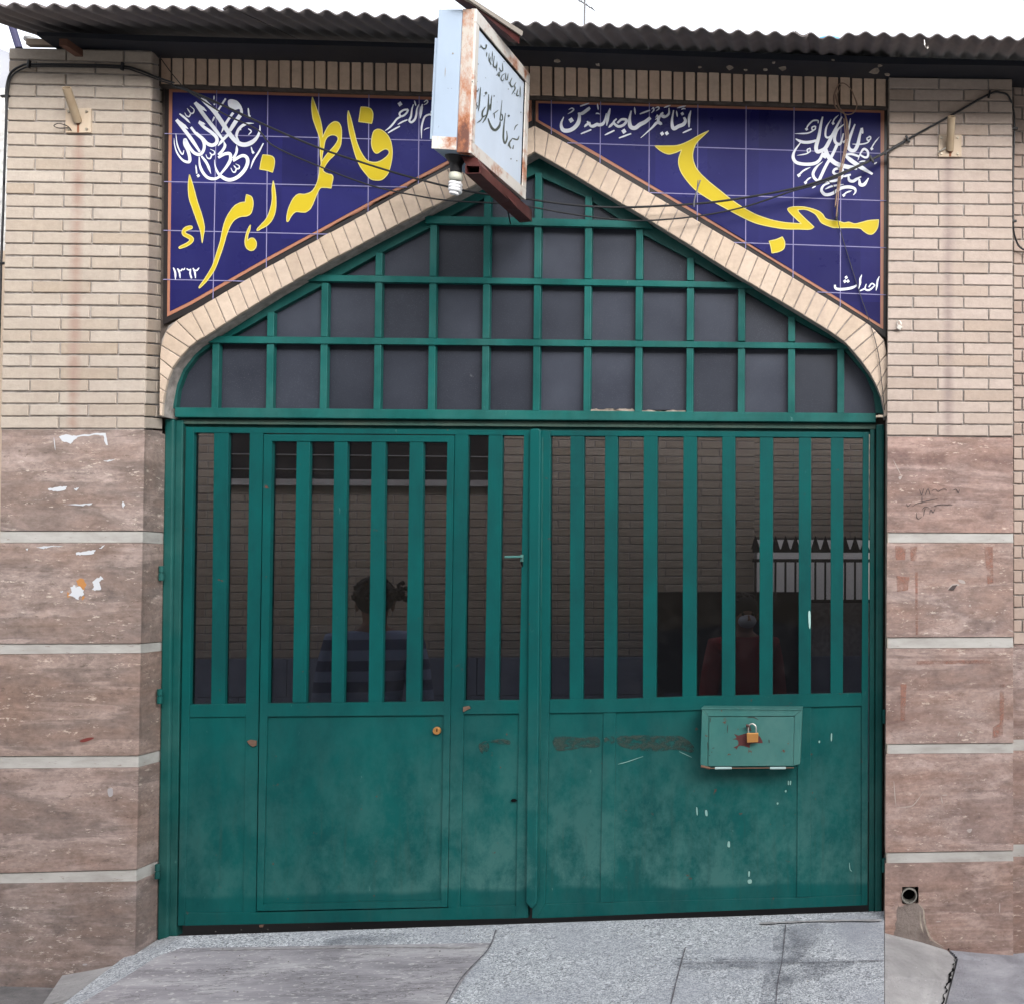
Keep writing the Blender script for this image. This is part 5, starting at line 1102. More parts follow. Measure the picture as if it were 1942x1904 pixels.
SP = thing('small_padlock', 'small silver padlock hanging from a nail high on the right pillar', 'padlock', at(1705, 619, YR))
c = at(1705.5, 622, YR-.014); k = u*1.25
bm = NB(); bmesh.ops.create_cube(bm, size=1, matrix=Matrix.Translation(c) @ Matrix.Rotation(.6, 4, 'Y') @ Matrix.Diagonal((.020, .010, .019, 1))); link('lock_body', bm, M['steel'], SP, bevel=.002)
bm = NB(); s_ = c+Vector((.002, 0, .012)); tube(bm, crv3([s_+Vector((-.010, 0, -.004)), s_+Vector((-.012, 0, .010)), s_+Vector((-.004, 0, .018)), s_+Vector((.004, 0, .010)), s_+Vector((.006, 0, -.002))], 6), .0018, 6); link('shackle', bm, M['steel'], SP, smooth=True)

# ================================================================== GATE FRAME (posts, lintel, transom)
GF = thing('steel_portal', 'green steel gate frame with an arched grid of dusty dark panes', 'gate frame', at(990, 1745, 0))
def gbar(name, poly, Y, th, mm, parent, bev=.0022, label=None):
    bm = NB(); bar(bm, poly, Y, th); return link(name, bm, M[mm], parent, bevel=bev, label=label)
gbar('post', [(312, 795), (330, 795), (318.5, 1784), (297, 1784)], -.012, .07, 'green_frame', GF, .008)
gbar('door_stop', [(333.5, 797), (347, 797), (334.5, 1776), (319.5, 1776)], .004, .05, 'green_frame', GF, .004)
gbar('post', [(1661.5, 805), (1677, 805), (1672.5, 1729), (1659, 1729)], -.012, .07, 'green_frame', GF, .008)
gbar('door_stop', [(1650, 815), (1658.5, 815), (1658.5, 1728), (1647.5, 1728)], .004, .05, 'green_frame', GF, .003)
gbar('lintel', [(331, 773), (1661, 784), (1661, 801.5), (331, 791.5)], -.018, .05, 'green_tr', GF, .003)
gbar('drip_rail', [(343, 795.5), (1661, 804.5), (1661, 814.5), (345, 804.5)], .012, .03, 'rail_dull', GF, .002)
gbar('gap_back_plate', [(335, 789), (1660, 799), (1660, 824), (335, 814)], .034, .01, 'green_frame', GF, 0)  # backing plate added so the slit above the leaves reads as shadow
FP = [((305, 785), (334, 773)), ((305, 740), (338.5, 739)), ((314, 700), (350.7, 706.6)), ((338, 662), (371, 678)), ((366, 636), (399, 656)), ((416, 608), (444, 635)), ((494, 562), (504.7, 600)), ((600, 500), (608, 543.4)), ((705, 441), (712, 485.5)), ((806, 388), (812, 433.5)), ((905, 334), (915, 378)), ((1014, 278), (1014, 331)), ((1115, 336), (1110, 374)), ((1225, 402), (1217.6, 443.8)), ((1310, 452), (1302, 489)), ((1500, 569), (1494, 600.5)), ((1593, 624), (1582, 647.5)), ((1620, 645), (1605, 669)), ((1664, 695), (1640.6, 710)), ((1682, 740), (1656, 745.5)), ((1686, 785), (1661, 784))]
bm = NB()
for (o0, i0), (o1, i1) in zip(FP, FP[1:]):
    f = [at(*o0, -.010), at(*o1, -.010), at(*i1, -.010), at(*i0, -.010)]
    hexa(bm, f, [p+Vector((0, .05, 0)) for p in f])
bmesh.ops.remove_doubles(bm, verts=bm.verts, dist=1e-5)
link('arched_rim', bm, M['green_frame'], GF)
def inner_y(x):
    for (o0, a), (o1, b) in zip(FP, FP[1:]):
        if a[0] <= x <= b[0] and b[0] > a[0]: return a[1]+(b[1]-a[1])*(x-a[0])/(b[0]-a[0])
for poly in ([(806, 409.5), (1014, 414), (1228, 420.5), (1238, 433), (1014, 427.5), (806, 423.5)], [(588, 521), (1000, 528), (1432, 536), (1438, 547.5), (1000, 539.5), (580, 533.5)], [(378, 637.5), (1000, 644), (1612, 651.5), (1619, 662), (1000, 655), (370, 650)]):
    gbar('cross_rail', poly, -.026, .03, 'green_tr', GF)
VX = [407.5, 510.8, 612.9, 715, 818, 920, 1016.8, 1113, 1210.5, 1308, 1405.6, 1500.8, 1594.4]
def vlean(x, y): return x+(1787-x)*(740-y)/75700*1.0
rails_y = lambda x: [773+(x-334)*.0083, 650+(x-391)*.0098, 533.5+(x-598)*.0163, 423.5+(x-810)*.0215]
for x in VX:
    yt = inner_y(x)-4; yb2 = rails_y(x)[0]+1
    # stacked lengths between the rails
    segs = [yb2]+[r for r in rails_y(x)[1:] if r > yt+8]+[yt]
    for a, b in zip(segs, segs[1:]):
        b_ = b if b == yt else b-1.0; a_ = a if a == yb2 else a-12.5
        if a_-b_ < 6: continue
        w2 = 6.6
        gbar('glazing_bar', [(vlean(x, b_)-w2, b_), (vlean(x, b_)+w2, b_), (vlean(x, a_)+w2, a_), (vlean(x, a_)-w2, a_)], -.018, .03, 'green_tr', GF)
# panes clipped by the arch
arch_poly = [(334, 790)]+[((o_[0]+i_[0])/2, (o_[1]+i_[1])/2) for o_, i_ in FP]+[(1661, 790)]
def clip_conv(poly, clipper):
    out = poly; n = len(clipper); cen = (sum(p[0] for p in clipper)/n, sum(p[1] for p in clipper)/n)
    for i in range(n):
        a, b = clipper[i], clipper[(i+1) % n]
        def side(p): return (b[0]-a[0])*(p[1]-a[1])-(b[1]-a[1])*(p[0]-a[0])
        s0 = side(cen)
        if abs(s0) < 1e-6: continue
        sg = 1 if s0 > 0 else -1; inp = out; out = []
        for k in range(len(inp)):
            p, q_ = inp[k], inp[(k+1) % len(inp)]; sp_, sq_ = side(p)*sg, side(q_)*sg
            if sp_ >= 0: out.append(p)
            if sp_*sq_ < 0: t = sp_/(sp_-sq_); out.append((p[0]+(q_[0]-p[0])*t, p[1]+(q_[1]-p[1])*t))
        if len(out) < 3: return []
    return out
XS = [330]+VX+[1665]
npane = 0
for i in range(len(XS)-1):
    for j in range(4):
        xm = (XS[i]+XS[i+1])/2; ry = rails_y(xm)+[270]
        y0, y1 = ry[j+1], ry[j]
        def X(k, y): return vlean(XS[k], y)
        cell = [(X(i, y0), y0-(6 if j < 3 else 0)), (X(i+1, y0), y0-(6 if j < 3 else 0)), (X(i+1, y1), y1-(0 if j else -4)-(6 if j else 0)), (X(i, y1), y1-(6 if j else -4))]
        pc = clip_conv(cell, arch_poly)
        if len(pc) < 3: continue
        bm = NB(); tl = random.uniform(-.012, .012); tm = random.uniform(-.01, .01); pv_ = [at(a, b, .012) for a, b in pc]; cc = pv_[0]; pv_ = [p+Vector((0, .004+(p.z-cc.z)*tl+(p.x-cc.x)*tm, 0)) for p in pv_]; hexa(bm, pv_, [p+Vector((0, .004, 0)) for p in pv_]); attr_const(link('glass_pane', bm, M['frost'], GF), random.random()); npane += 1
bm = NB()
for (x0, x1, y) in ((1119, 1205, 781), (1217, 1300, 783)):
    pts = [(x0+(x1-x0)*k/14, y-rr_.uniform(1, 6)) for k in range(15)]+[(x1, y+3), (x0, y+3)]
    slab(bm, pts, -.004, .01)
link('old_putty', bm, M['plaster'], GF)
for (x, y, nm) in ((306, 1087, 'hinge'), (303, 1320, 'hinge'), (299, 1652, 'hinge'), (1677, 1640, 'hinge'), (1678, 1358, 'hinge')):
    bm = NB(); c = at(x, y, -.045); lathe(bm, c-Vector((0, 0, .03)), [(.008, 0), (.010, .002), (.010, .028), (.007, .030), (.007, .032), (.010, .034), (.010, .058), (.008, .06)], 14); link('hinge', bm, M['green_frame'], GF, smooth=False)

# ================================================================== GATE LEAVES
def pane(P, parent, top, bot):
    bm = NB(); f = [at(P[0]-2, top-2, .020), at(P[1]+2, top-2, .020), at(P[3]+2, bot+2, .020), at(P[2]-2, bot+2, .020)]
    hexa(bm, f, [p+Vector((0, .004, 0)) for p in f]); return link('glass_pane', bm, M['glass'], parent)
def mull(A, B, parent, top, bot, mm='green'):
    return gbar('slat', [(A[1], top), (B[0], top), (B[2], bot), (A[3], bot)], .001, .03, mm, parent, .0015)
LL = thing('gate_leaf', 'left green steel gate leaf with a wicket door and rounded meeting post', 'gate', at(670, 1748, 0), 'leaves of the green gate')
p1, p2 = (368, 405.7, 359.9, 400), (433.5, 473.6, 426, 466)
w3, w4, w5, w6, w7 = (515.9, 562.6, 507.7, 554.5), (588, 633.6, 580, 628), (658.8, 704.8, 651.8, 698.5), (731, 776.7, 724.7, 769.5), (802.8, 848.6, 797, 842)
p8, p9 = (887.8, 926.5, 880, 919), (953, 993.5, 945, 984.6)
gbar('stile', [(352, 810), (368, 810.5), (359.9, 1335), (350, 1754.5), (337, 1755)], 0, .04, 'green', LL)
gbar('stile', [(473.6, 821), (499.3, 822), (490.2, 1340), (485.3, 1729), (461, 1730), (466, 1335)], 0, .04, 'green', LL)
gbar('stile', [(863, 824), (887.8, 825), (880, 1328), (872, 1719), (849.6, 1722), (855, 1340)], 0, .04, 'green', LL)
gbar('stile', [(993.5, 826), (1006, 826), (1001, 1740), (978, 1741), (984.6, 1327)], 0, .04, 'green', LL)
gbar('top_rail', [(368, 810.5), (1006, 817), (1006, 826), (887.8, 825.2), (863, 824.5), (499.3, 821.8), (368, 820.6)], 0, .04, 'green', LL)
gbar('middle_rail', [(360, 1335.5), (466, 1334), (465.4, 1359), (359, 1360)], 0, .04, 'green', LL)
gbar('middle_rail', [(880, 1328), (984.6, 1327), (984, 1353), (879.6, 1354)], 0, .04, 'green', LL)
gbar('bottom_rail', [(350, 1731), (461, 1730), (485.3, 1729.5), (849.5, 1722), (872, 1719), (978, 1716.5), (978, 1741), (350, 1755)], 0, .04, 'green', LL)
gbar('lower_sheet', [(355, 1355), (470, 1355), (465, 1738), (345, 1738)], .007, .004, 'green', LL, 0)
gbar('lower_sheet', [(870, 1350), (990, 1350), (984, 1725), (866, 1725)], .007, .004, 'green', LL, 0)
mull(p1, p2, LL, 820.8, 1335); mull(p8, p9, LL, 825.6, 1328)
for P in (p1, p2): pane(P, LL, 821, 1335)
for P in (p8, p9): pane(P, LL, 825.5, 1328)
AS = gbar('meeting_post', [(1004, 817), (1008, 813), (1021, 813), (1026, 817), (1018.5, 1712), (1008, 1724), (997, 1712)], -.022, .03, 'green', LL, .007)
WK = None
bm = NB()
wparts = ([(500.5, 824), (515.9, 824.2), (507.7, 1333), (499, 1716), (486.7, 1727)], [(848.6, 827), (861.6, 827), (854, 1340), (848.2, 1719.5), (836, 1719.5), (842, 1330)], [(515.9, 824.2), (861.6, 826.5), (848.6, 838.5), (515.9, 836.8)],
          [(507.7, 1333.5), (842, 1330), (841.5, 1355.5), (507, 1358)], [(499, 1714.5), (836, 1706.5), (836, 1719.5), (487.5, 1727)])
for P in wparts: bar(bm, P, -.004, .04)
WK = link('wicket_door', bm, M['green'], LL, bevel=.002, label='wicket door with five glazed slots')
gbar('door_sheet', [(502, 1353), (847, 1350), (840, 1712), (494, 1722)], .003, .004, 'green', WK, 0)
for A, B in ((w3, w4), (w4, w5), (w5, w6), (w6, w7)): gbar('slat', [(A[1], 836.9), (B[0], 836.9), (B[2], 1332), (A[3], 1332)], -.002, .03, 'green', WK, .0015)
for P in (w3, w4, w5, w6, w7): pane(P, WK, 837, 1332)
bm = NB(); c = at(828.5, 1385, -.006); bmesh.ops.create_cone(bm, cap_ends=True, segments=24, radius1=.0165, radius2=.015, depth=.012, matrix=Matrix.Translation(c) @ Matrix.Rotation(R(90), 4, 'X')); link('lock_cylinder', bm, M['brass'], WK, bevel=.001)
bm = NB(); c = at(828.5, 1384, -.0135); bmesh.ops.create_cube(bm, size=1, matrix=Matrix.Translation(c) @ Matrix.Diagonal((.003, .003, .012, 1))); link('keyhole', bm, M['dark'], WK)
# handle lever in the ninth slot, latch hole, old welds
bm = NB(); tube(bm, [at(990, 1055.5, -.025), at(957, 1056, -.028)], .005, 10); tube(bm, [at(989, 1055, .0), at(989, 1055, -.028)], .006, 10); bmesh.ops.create_cube(bm, size=1, matrix=Matrix.Translation(at(990, 1058, -.006)) @ Matrix.Diagonal((.012, .012, .03, 1))); link('latch_lever', bm, M['green_box'], LL, bevel=.001)
bm = NB(); slab(bm, [(986, 1061), (991, 1060), (991, 1074), (988, 1070)], -.008, .01); link('latch_hole', bm, M['dark'], LL)
bm = NB(); slab(bm, [(968, 1518), (971, 1514.5), (977, 1514.5), (981, 1518), (977, 1520), (971, 1520)], -.001, .004); link('latch_slot', bm, M['dark'], LL)
bm = NB()
bm.free(); M['weld'] = mat('rusty_weld', (.12, .07, .05), .8)
for P in ([(468, 1405), (474, 1402), (486, 1404), (486, 1413), (479, 1416), (472, 1411)], [(878, 1340), (889, 1338), (892, 1343), (883, 1347), (878, 1350)], [(491, 1754), (500, 1753), (498, 1758), (492, 1758)]): bm = NB(); slab(bm, P, -.0075, .006); link('rusty_weld', bm, M['weld'], LL, bevel=.001)
RL = thing('gate_leaf', 'right green steel gate leaf with nine glazed slots, carrying the donation box', 'gate', at(1330, 1735, 0), 'leaves of the green gate')
rp = [(1044, 1081.7, 1041.8, 1080, 827, 1326), (1107.8, 1147.4, 1105.5, 1144.8, 827.3, 1325.6), (1171.6, 1220.6, 1168.6, 1219, 827.6, 1325), (1247, 1296, 1244.5, 1294, 828, 1323), (1321.4, 1369.5, 1320.7, 1368.8, 828.4, 1320), (1394.4, 1440.9, 1393.8, 1440, 829, 1318), (1466, 1515, 1465, 1514.5, 829.5, 1317), (1538.3, 1575.6, 1537.6, 1575, 830, 1315), (1599.8, 1636.4, 1598.6, 1634, 830.4, 1313.6)]
gbar('stile', [(1026.5, 817), (1044, 817.2), (1041.8, 1326), (1034, 1714), (1018.5, 1741), (1009, 1741), (1019.5, 1500)], 0, .04, 'green', RL)
gbar('stile', [(1636.4, 820), (1648, 820), (1645.5, 1716), (1633.6, 1716.3), (1634, 1314)], 0, .04, 'green', RL)
gbar('top_rail', [(1044, 817.2), (1636.4, 820), (1636.4, 830.4), (1044, 827)], 0, .04, 'green', RL)
gbar('middle_rail', [(1041.8, 1326), (1168.6, 1325), (1320, 1320), (1634, 1313.6), (1635, 1338), (1515, 1341), (1168, 1350.5), (1041.7, 1352)], 0, .04, 'green', RL)
gbar('bottom_rail', [(1034, 1714), (1163.6, 1710.5), (1511, 1702), (1633.6, 1696.5), (1633.6, 1716.3), (1018, 1741)], 0, .04, 'green', RL)
gbar('lower_stile', [(1144, 1351), (1168, 1350.5), (1163.6, 1710), (1137.7, 1711)], .001, .03, 'green', RL)
gbar('lower_stile', [(1513, 1341), (1538, 1340), (1536.7, 1700), (1511, 1701.5)], .001, .03, 'green', RL)
gbar('lower_sheet', [(1035, 1345), (1640, 1332), (1638, 1708), (1028, 1722)], .007, .004, 'green', RL, 0)
for i in range(8):
    A, B = rp[i], rp[i+1]
    gbar('slat', [(A[1], 827.2), (B[0], 827.4+i*.4), (B[2], B[4]*0+B[5]+.5), (A[3], A[5]+.5)], .001, .03, 'green', RL, .0015)
for P in rp: pane(P[:4], RL, P[4], P[5])
gbar('edge_bead', [(1027, 830), (1030, 830), (1022.5, 1700), (1019.5, 1700)], -.006, .01, 'green_frame', RL, .0015)
# marks on the paint
mk = mat('old_smear', (.022, .045, .038), .7); mt = NT(mk)
tr = mt.n('ShaderNodeBsdfTransparent'); mx = mt.n('ShaderNodeMixShader'); mt.l(mt.ramp(mt.noise(24, mt.mapping((1, 1, 2)), 5, .75), [(.40, 0), (.56, .85)]), mx.inputs[0]); mt.l(tr.outputs[0], mx.inputs[1]); mt.l(mt.b.outputs[0], mx.inputs[2]); mt.l(mx.outputs[0], mt.t.nodes['Material Output'].inputs[0])
Z6 = Zm(1150, 1500, 2.34)
def marks(name, Y, mm, parent, fills=(), pens=(), zf_=Z6, step=.00008):
    ink = Ink(lambda x, y, o: at(*zf_(x, y), Y-o), step)
    for f in fills: ink.fill(f)
    for p, w_ in pens: ink.pen(p, w_, (.5, .5))
    return link(name, ink.bm, mm, parent)
marks('old_smear', .0034, mk, RL, [[(150, 275), (220, 268), (300, 275), (375, 270), (385, 320), (300, 325), (220, 340), (160, 335)], [(480, 270), (600, 262), (720, 265), (810, 268), (870, 320), (860, 350), (780, 335), (650, 345), (500, 320)]])
marks('old_smear', -.0042, mk, RL, [[(415, 272), (462, 270), (462, 300), (415, 300)]])
Z5 = Zm(350, 1520, 2.2847)
marks('old_smear', .0034, mk, LL, [[(1600, 255), (1640, 240), (1650, 280), (1615, 300)], [(1645, 240), (1700, 228), (1750, 235), (1755, 255), (1700, 252)]], zf_=Z5)
marks('paint_chip', .0032, mat('pale_chip', (.20, .36, .33), .6), RL, [[(882, 634), (888, 634), (890, 668), (885, 670)], [(928, 648), (938, 648), (940, 675), (930, 672)], [(1045, 808), (1054, 808), (1055, 835), (1043, 832)], [(1150, 962), (1158, 962), (1156, 985), (1150, 985)], [(1147, 1005), (1165, 1002), (1166, 1020), (1150, 1022)], [(1353, 497), (1358, 497), (1358, 515), (1353, 515)], [(1363, 497), (1370, 497), (1368, 515), (1363, 515)], [(1338, 545), (1345, 543), (1345, 553), (1338, 553)], [(1296, 608), (1304, 607), (1303, 616), (1297, 616)], [(1574, 255), (1580, 255), (1578, 290), (1573, 288)], [(1511, 290), (1518, 290), (1517, 300), (1511, 300)]], [([(1668, 915), (1672, 950), (1682, 960)], 4), ([(1735, 620), (1738, 700)], 3), ([(480, 410), (520, 400), (610, 370)], 3), ([(795, 345), (860, 375)], 3)])
marks('paint_chip', -.0035, mat('pale_chip_b', (.30, .48, .46), .6), RL, [[(0, 0), (0, 0.1), (.1, 0)]] and [[(1533, 1161), (1537, 1161), (1537, 1190), (1534, 1187)]], zf_=lambda x, y: (x, y))

# ================================================================== DONATION BOX and padlock
ZL = Zm(1530, 1540, 7.768); YB = -.105
BX = thing('donation_box', 'dented faded green metal donation box fixed low on the right gate leaf', 'donation box', at(1425, 1450, -.05))
def zq(P, Y): return [at(*ZL(x, y), Y) for x, y in P]
bm = NB(); f = zq([(75, 105), (1780, 118), (1745, 1050), (1640, 1078), (165, 1088), (45, 1060)], YB+.006); hexa(bm, f, [at(1331, 1343, -.0)+(p-f[0])+Vector((0, -.004, 0)) if False else Vector((p.x, -.002, p.z)) for p in f]); link('box_body', bm, M['green_box'], BX, bevel=.003)
for P in ([(75, 100), (1780, 113), (1650, 232), (185, 236)], [(75, 108), (183, 238), (163, 1088), (45, 1058)], [(1782, 118), (1745, 1048), (1630, 1075), (1652, 234)]):
    bm = NB(); f = zq(P, YB); hexa(bm, f, [p+Vector((0, .01, 0)) for p in f]); link('box_rim', bm, M['green_box'], BX, bevel=.0015)
bm = NB(); f = zq([(60, 96), (1785, 108), (1783, 128), (62, 116)], YB-.004); hexa(bm, f, [Vector((p.x, -.002, p.z)) for p in f]); link('box_lip', bm, M['green_box'], BX, bevel=.001)
bm = NB(); f = zq([(198, 250), (1625, 246), (1648, 262), (1628, 1080), (178, 1086)], YB+.001); hexa(bm, f, [p+Vector((0, .01, 0)) for p in f]); DR = link('box_door', bm, M['green_box'], BX, bevel=.002)
for x0, x1 in ((298, 580), (1235, 1502)):
    bm = NB(); a = at(*ZL(x0, 1118), YB-.006); b = at(*ZL(x1, 1116), YB-.006); tube(bm, [a, b], .0052, 12); link('hinge', bm, mat('worn_hinge', (.30, .42, .42), .5), DR)
bm = NB(); tube(bm, [at(*ZL(150, 1120), YB-.004), at(*ZL(1640, 1112), YB-.004)], .0018, 8); tube(bm, [at(*ZL(60, 1085), YB-.0), at(*ZL(140, 1100), YB-.002), at(*ZL(210, 1120), YB-.004)], .005, 8); link('hinge_rod', bm, mat('rusty_rod', (.16, .09, .06), .8), BX)
ink = Ink(lambda x, y, o: at(*ZL(x, y), YB-.0003-o), .0001)
ink.fill([(590, 622, 1), (660, 600), (620, 530, 1), (690, 560), (760, 545), (800, 530), (900, 520), (1040, 560), (1105, 655, 1), (1108, 690, 1), (1000, 690), (900, 705), (890, 770, 1), (760, 735), (700, 745), (660, 805, 1), (650, 780), (608, 768, 1), (690, 720), (680, 640)])
link('bare_patch', ink.bm, M['primer'], DR)
ink = Ink(lambda x, y, o: at(*ZL(x, y), YB-.0004-o), .0001)
for p, w_ in (([(850, 255), (950, 250), (1040, 295)], 16), ([(515, 375), (505, 520)], 14), ([(250, 780), (290, 770)], 12), ([(235, 850), (250, 835)], 12), ([(1215, 630), (1222, 690)], 16), ([(225, 255), (215, 340)], 12), ([(195, 900), (215, 905)], 12), ([(170, 670), (180, 820)], 12)): ink.pen(p, w_, (.4, .4))
link('chipped_paint', ink.bm, mat('chip_dark', (.03, .035, .03), .8), DR)
PL = thing('padlock', 'brass padlock with steel shackle locking the donation box', 'padlock', at(*ZL(930, 690), YB-.02))
bm = NB(); f = zq([(838, 522), (1032, 520), (1030, 676), (842, 684)], YB-.030); hexa(bm, f, [p+Vector((0, .018, 0)) for p in f]); link('lock_body', bm, M['brass'], PL, bevel=.002)
bm = NB(); sh_ = [(868, 540), (866, 420), (885, 380), (930, 362), (975, 385), (995, 430), (998, 540)]; tube(bm, crv3([at(*ZL(x, y), YB-.021) for x, y in sh_], 7), .0032, 10); link('shackle', bm, M['steel'], PL, smooth=True)
bm = NB(); tube(bm, crv3([at(*ZL(x, y), YB-d) for x, y, d in ((900, 470, -.003), (870, 400, .024), (840, 385, .026), (850, 420, .006), (880, 470, -.003))], 6), .004, 8); link('hasp_eye', bm, mat('rusty_eye', (.10, .05, .045), .7), DR, smooth=True)

# ================================================================== INSIDE: courtyard seen through the tinted slots
CW = thing('courtyard_wall', 'brick courtyard wall with a grey stone plinth seen through the gate glass', 'wall', (0, 3.0, 0))
Yc = 3.0
Oa, Ob = at(1430, 1020, Yc), at(1720, 1142, Yc)      # opening towards the bright yard beyond
bm = NB()
for (xa_, xb_, zt_, zb_) in ((-7, Oa.x, 3.6, -.05), (Oa.x, Ob.x, 3.6, Oa.z), (Oa.x, Ob.x, Ob.z, -.05), (Ob.x, 5, 3.6, -.05)): box(bm, ((xa_+xb_)/2, Yc+.15, (zt_+zb_)/2), (xb_-xa_, .3, zt_-zb_))
link('mortar_core', bm, M['mortar'], CW)
pz = at(700, 1247, Yc-.02).z
lay('brickwork', M['brick_far'], CW, [(Vector((-6, Yc, 2.75)), Vector((Oa.x, Yc, 2.75)), Vector((-6, Yc, pz)), Vector((Oa.x, Yc, pz)), 34, lambda r: [(k+(.5 if r % 2 else 0))/23 for k in range(1, 23)], .007, .004, FR), (Vector((Oa.x, Yc, 2.75)), Vector((Ob.x, Yc, 2.75)), Vector((Oa.x, Yc, Oa.z)), Vector((Ob.x, Yc, Oa.z)), 24, lambda r: [(k+(.5 if r % 2 else 0))/4 for k in range(1, 4)], .007, .004, FR), (Vector((Ob.x, Yc, 2.75)), Vector((Ob.x+1, Yc, 2.75)), Vector((Ob.x, Yc, pz)), Vector((Ob.x+1, Yc, pz)), 34, lambda r: [(k+(.5 if r % 2 else 0))/4 for k in range(1, 4)], .007, .004, FR)])
bm = NB()
rows_ = 4; hh = (pz+.05)/rows_
for r in range(rows_):
    for k in range(13):
        x0 = -6+k*.6+(.3 if r % 2 else 0); hexa(bm, [Vector((x0+.003, Yc-.02, pz-r*hh-.004)), Vector((x0+.597, Yc-.02, pz-r*hh-.004)), Vector((x0+.597, Yc-.02, pz-(r+1)*hh)), Vector((x0+.003, Yc-.02, pz-(r+1)*hh))], [Vector((x0+.003, Yc+.01, pz-r*hh-.004)), Vector((x0+.597, Yc+.01, pz-r*hh-.004)), Vector((x0+.597, Yc+.01, pz-(r+1)*hh)), Vector((x0+.003, Yc+.01, pz-(r+1)*hh))])
link('stone_plinth', bm, conc('blue_grey_stone', (.15, .17, .22), (.21, .23, .29), 3, .3), CW)
a, b = at(428, 838, Yc-.02), at(935, 912, Yc-.02)
bm = NB(); hexa(bm, [Vector((a.x, Yc-.022, a.z+.12)), Vector((b.x, Yc-.022, a.z+.12)), Vector((b.x, Yc-.022, b.z)), Vector((a.x, Yc-.022, b.z))], [Vector((a.x, Yc, a.z+.12)), Vector((b.x, Yc, a.z+.12)), Vector((b.x, Yc, b.z)), Vector((a.x, Yc, b.z))])
WN = link('dark_window', bm, mat('dark_window_glass', (.008, .008, .014), .2), CW)
bm = NB()
for yy in (862, 890):
    p = at(500, yy, Yc-.03); q_ = at(930, yy+6, Yc-.03); tube(bm, [Vector((a.x, Yc-.03, p.z)), Vector((b.x, Yc-.03, p.z-.006))], .004, 6)
link('window_bar', bm, M['steel'], WN)
bm = NB(); box(bm, ((a.x+b.x)/2, Yc-.03, b.z-.02), (b.x-a.x+.1, .06, .04)); link('window_sill', bm, M['band'], WN)
DRo = thing('courtyard_door', 'black metal courtyard door seen through the right slots', 'door', (at(1380, 1300, Yc).x, Yc-.04, 0))
a, b = at(1246, 1122, Yc-.03), at(1530, 1330, Yc-.03)
bm = NB(); box(bm, ((a.x+b.x)/2, Yc-.045, a.z/2), (b.x-a.x, .05, a.z)); link('door_leaf', bm, mat('black_door_paint', (.006, .006, .008), .4), DRo, bevel=.004)
bm = NB(); box(bm, ((a.x+b.x)/2, Yc-.078, a.z*.5), (b.x-a.x-.12, .012, .03)); link('door_bar', bm, M['navy_pole'], DRo)
a, b = at(1428, 1016, Yc-.06), at(1700, 1142, Yc-.06)
PW = thing('yard_wall', 'bright pale yard wall beyond the railing seen through the right slots', 'wall', (a.x, 5.6, 0))
bm = NB(); box(bm, (0, 5.7, .9), (8, .2, 2.0)); link('plastered_face', bm, mat('white_plaster', (.78, .76, .72), .8), PW)
RLg = thing('iron_railing', 'black iron railing with pointed tops in front of the pale parapet', 'railing', ((a.x+b.x)/2, Yc-.10, b.z))
bm = NB()
for zz_ in (a.z-.10, a.z-.165, b.z+.01): box(bm, ((a.x+b.x)/2, Yc-.10, zz_), (b.x-a.x, .02, .022))
link('rail', bm, M['black'], RLg)
k = 0; xx = a.x+.02
while xx < b.x and k < 40:
    bm = NB(); box(bm, (xx, Yc-.10, (a.z-.17+b.z)/2), (.014, .014, a.z-.17-b.z)); hexa(bm, [Vector((xx-.03, Yc-.11, a.z-.09)), Vector((xx+.03, Yc-.11, a.z-.09)), Vector((xx+.002, Yc-.11, a.z+.0)), Vector((xx-.002, Yc-.11, a.z+.0))], [Vector((xx-.03, Yc-.09, a.z-.09)), Vector((xx+.03, Yc-.09, a.z-.09)), Vector((xx+.002, Yc-.09, a.z)), Vector((xx-.002, Yc-.09, a.z))])
    link('baluster', bm, M['black'], RLg); xx += .066; k += 1
bm = NB(); hexa(bm, [Vector((-7, .0, -.06)), Vector((5, .0, -.03)), Vector((5, 3.3, -.03)), Vector((-7, 3.3, -.06))], [Vector((-7, .0, -.4)), Vector((5, .0, -.4)), Vector((5, 3.3, -.4)), Vector((-7, 3.3, -.4))]); setp(link('courtyard_floor', bm, mat('shade_dark_floor', (.035, .034, .036), .9), None), kind='structure')  # near-black colour stands in for the shade under the gate leaves
def wallbox(name, label, c, s, mm):
    bm = NB(); box(bm, c, s); o = link(name, bm, M[mm]); setp(o, label, 'wall'); return o
xa = at(300, 1000, .05).x; xb = at(1690, 1000, .05).x
wallbox('sky_block_wall', 'added plain wall blocking sky light beyond the left pillar', (-6.4, 1.7, 1.2), (.4, 3.2, 2.5), 'pale_wall')  # both walls are added to keep sky light from leaking in
wallbox('sky_block_wall', 'added plain wall blocking sky light behind the right pillar', (xb+.65, 1.7, 1.2), (.4, 3.2, 2.5), 'pale_wall')
# the house across the street, which the glass and paint reflect
OW = thing('opposite_wall', 'brick wall of the house across the street', 'wall', (-1, -9.0, 0))
bm = NB(); box(bm, (-1, -11.2, 3.1), (30, .4, 6.8)); link('brick_face', bm, M['brick_far'], OW); attr_const(OW.children[-1], .5)
bm = NB(); box(bm, (-1, -10.98, .3), (30, .06, 1.1)); link('plinth', bm, conc('plinth_stone', (.16, .17, .2), (.24, .25, .28)), OW)

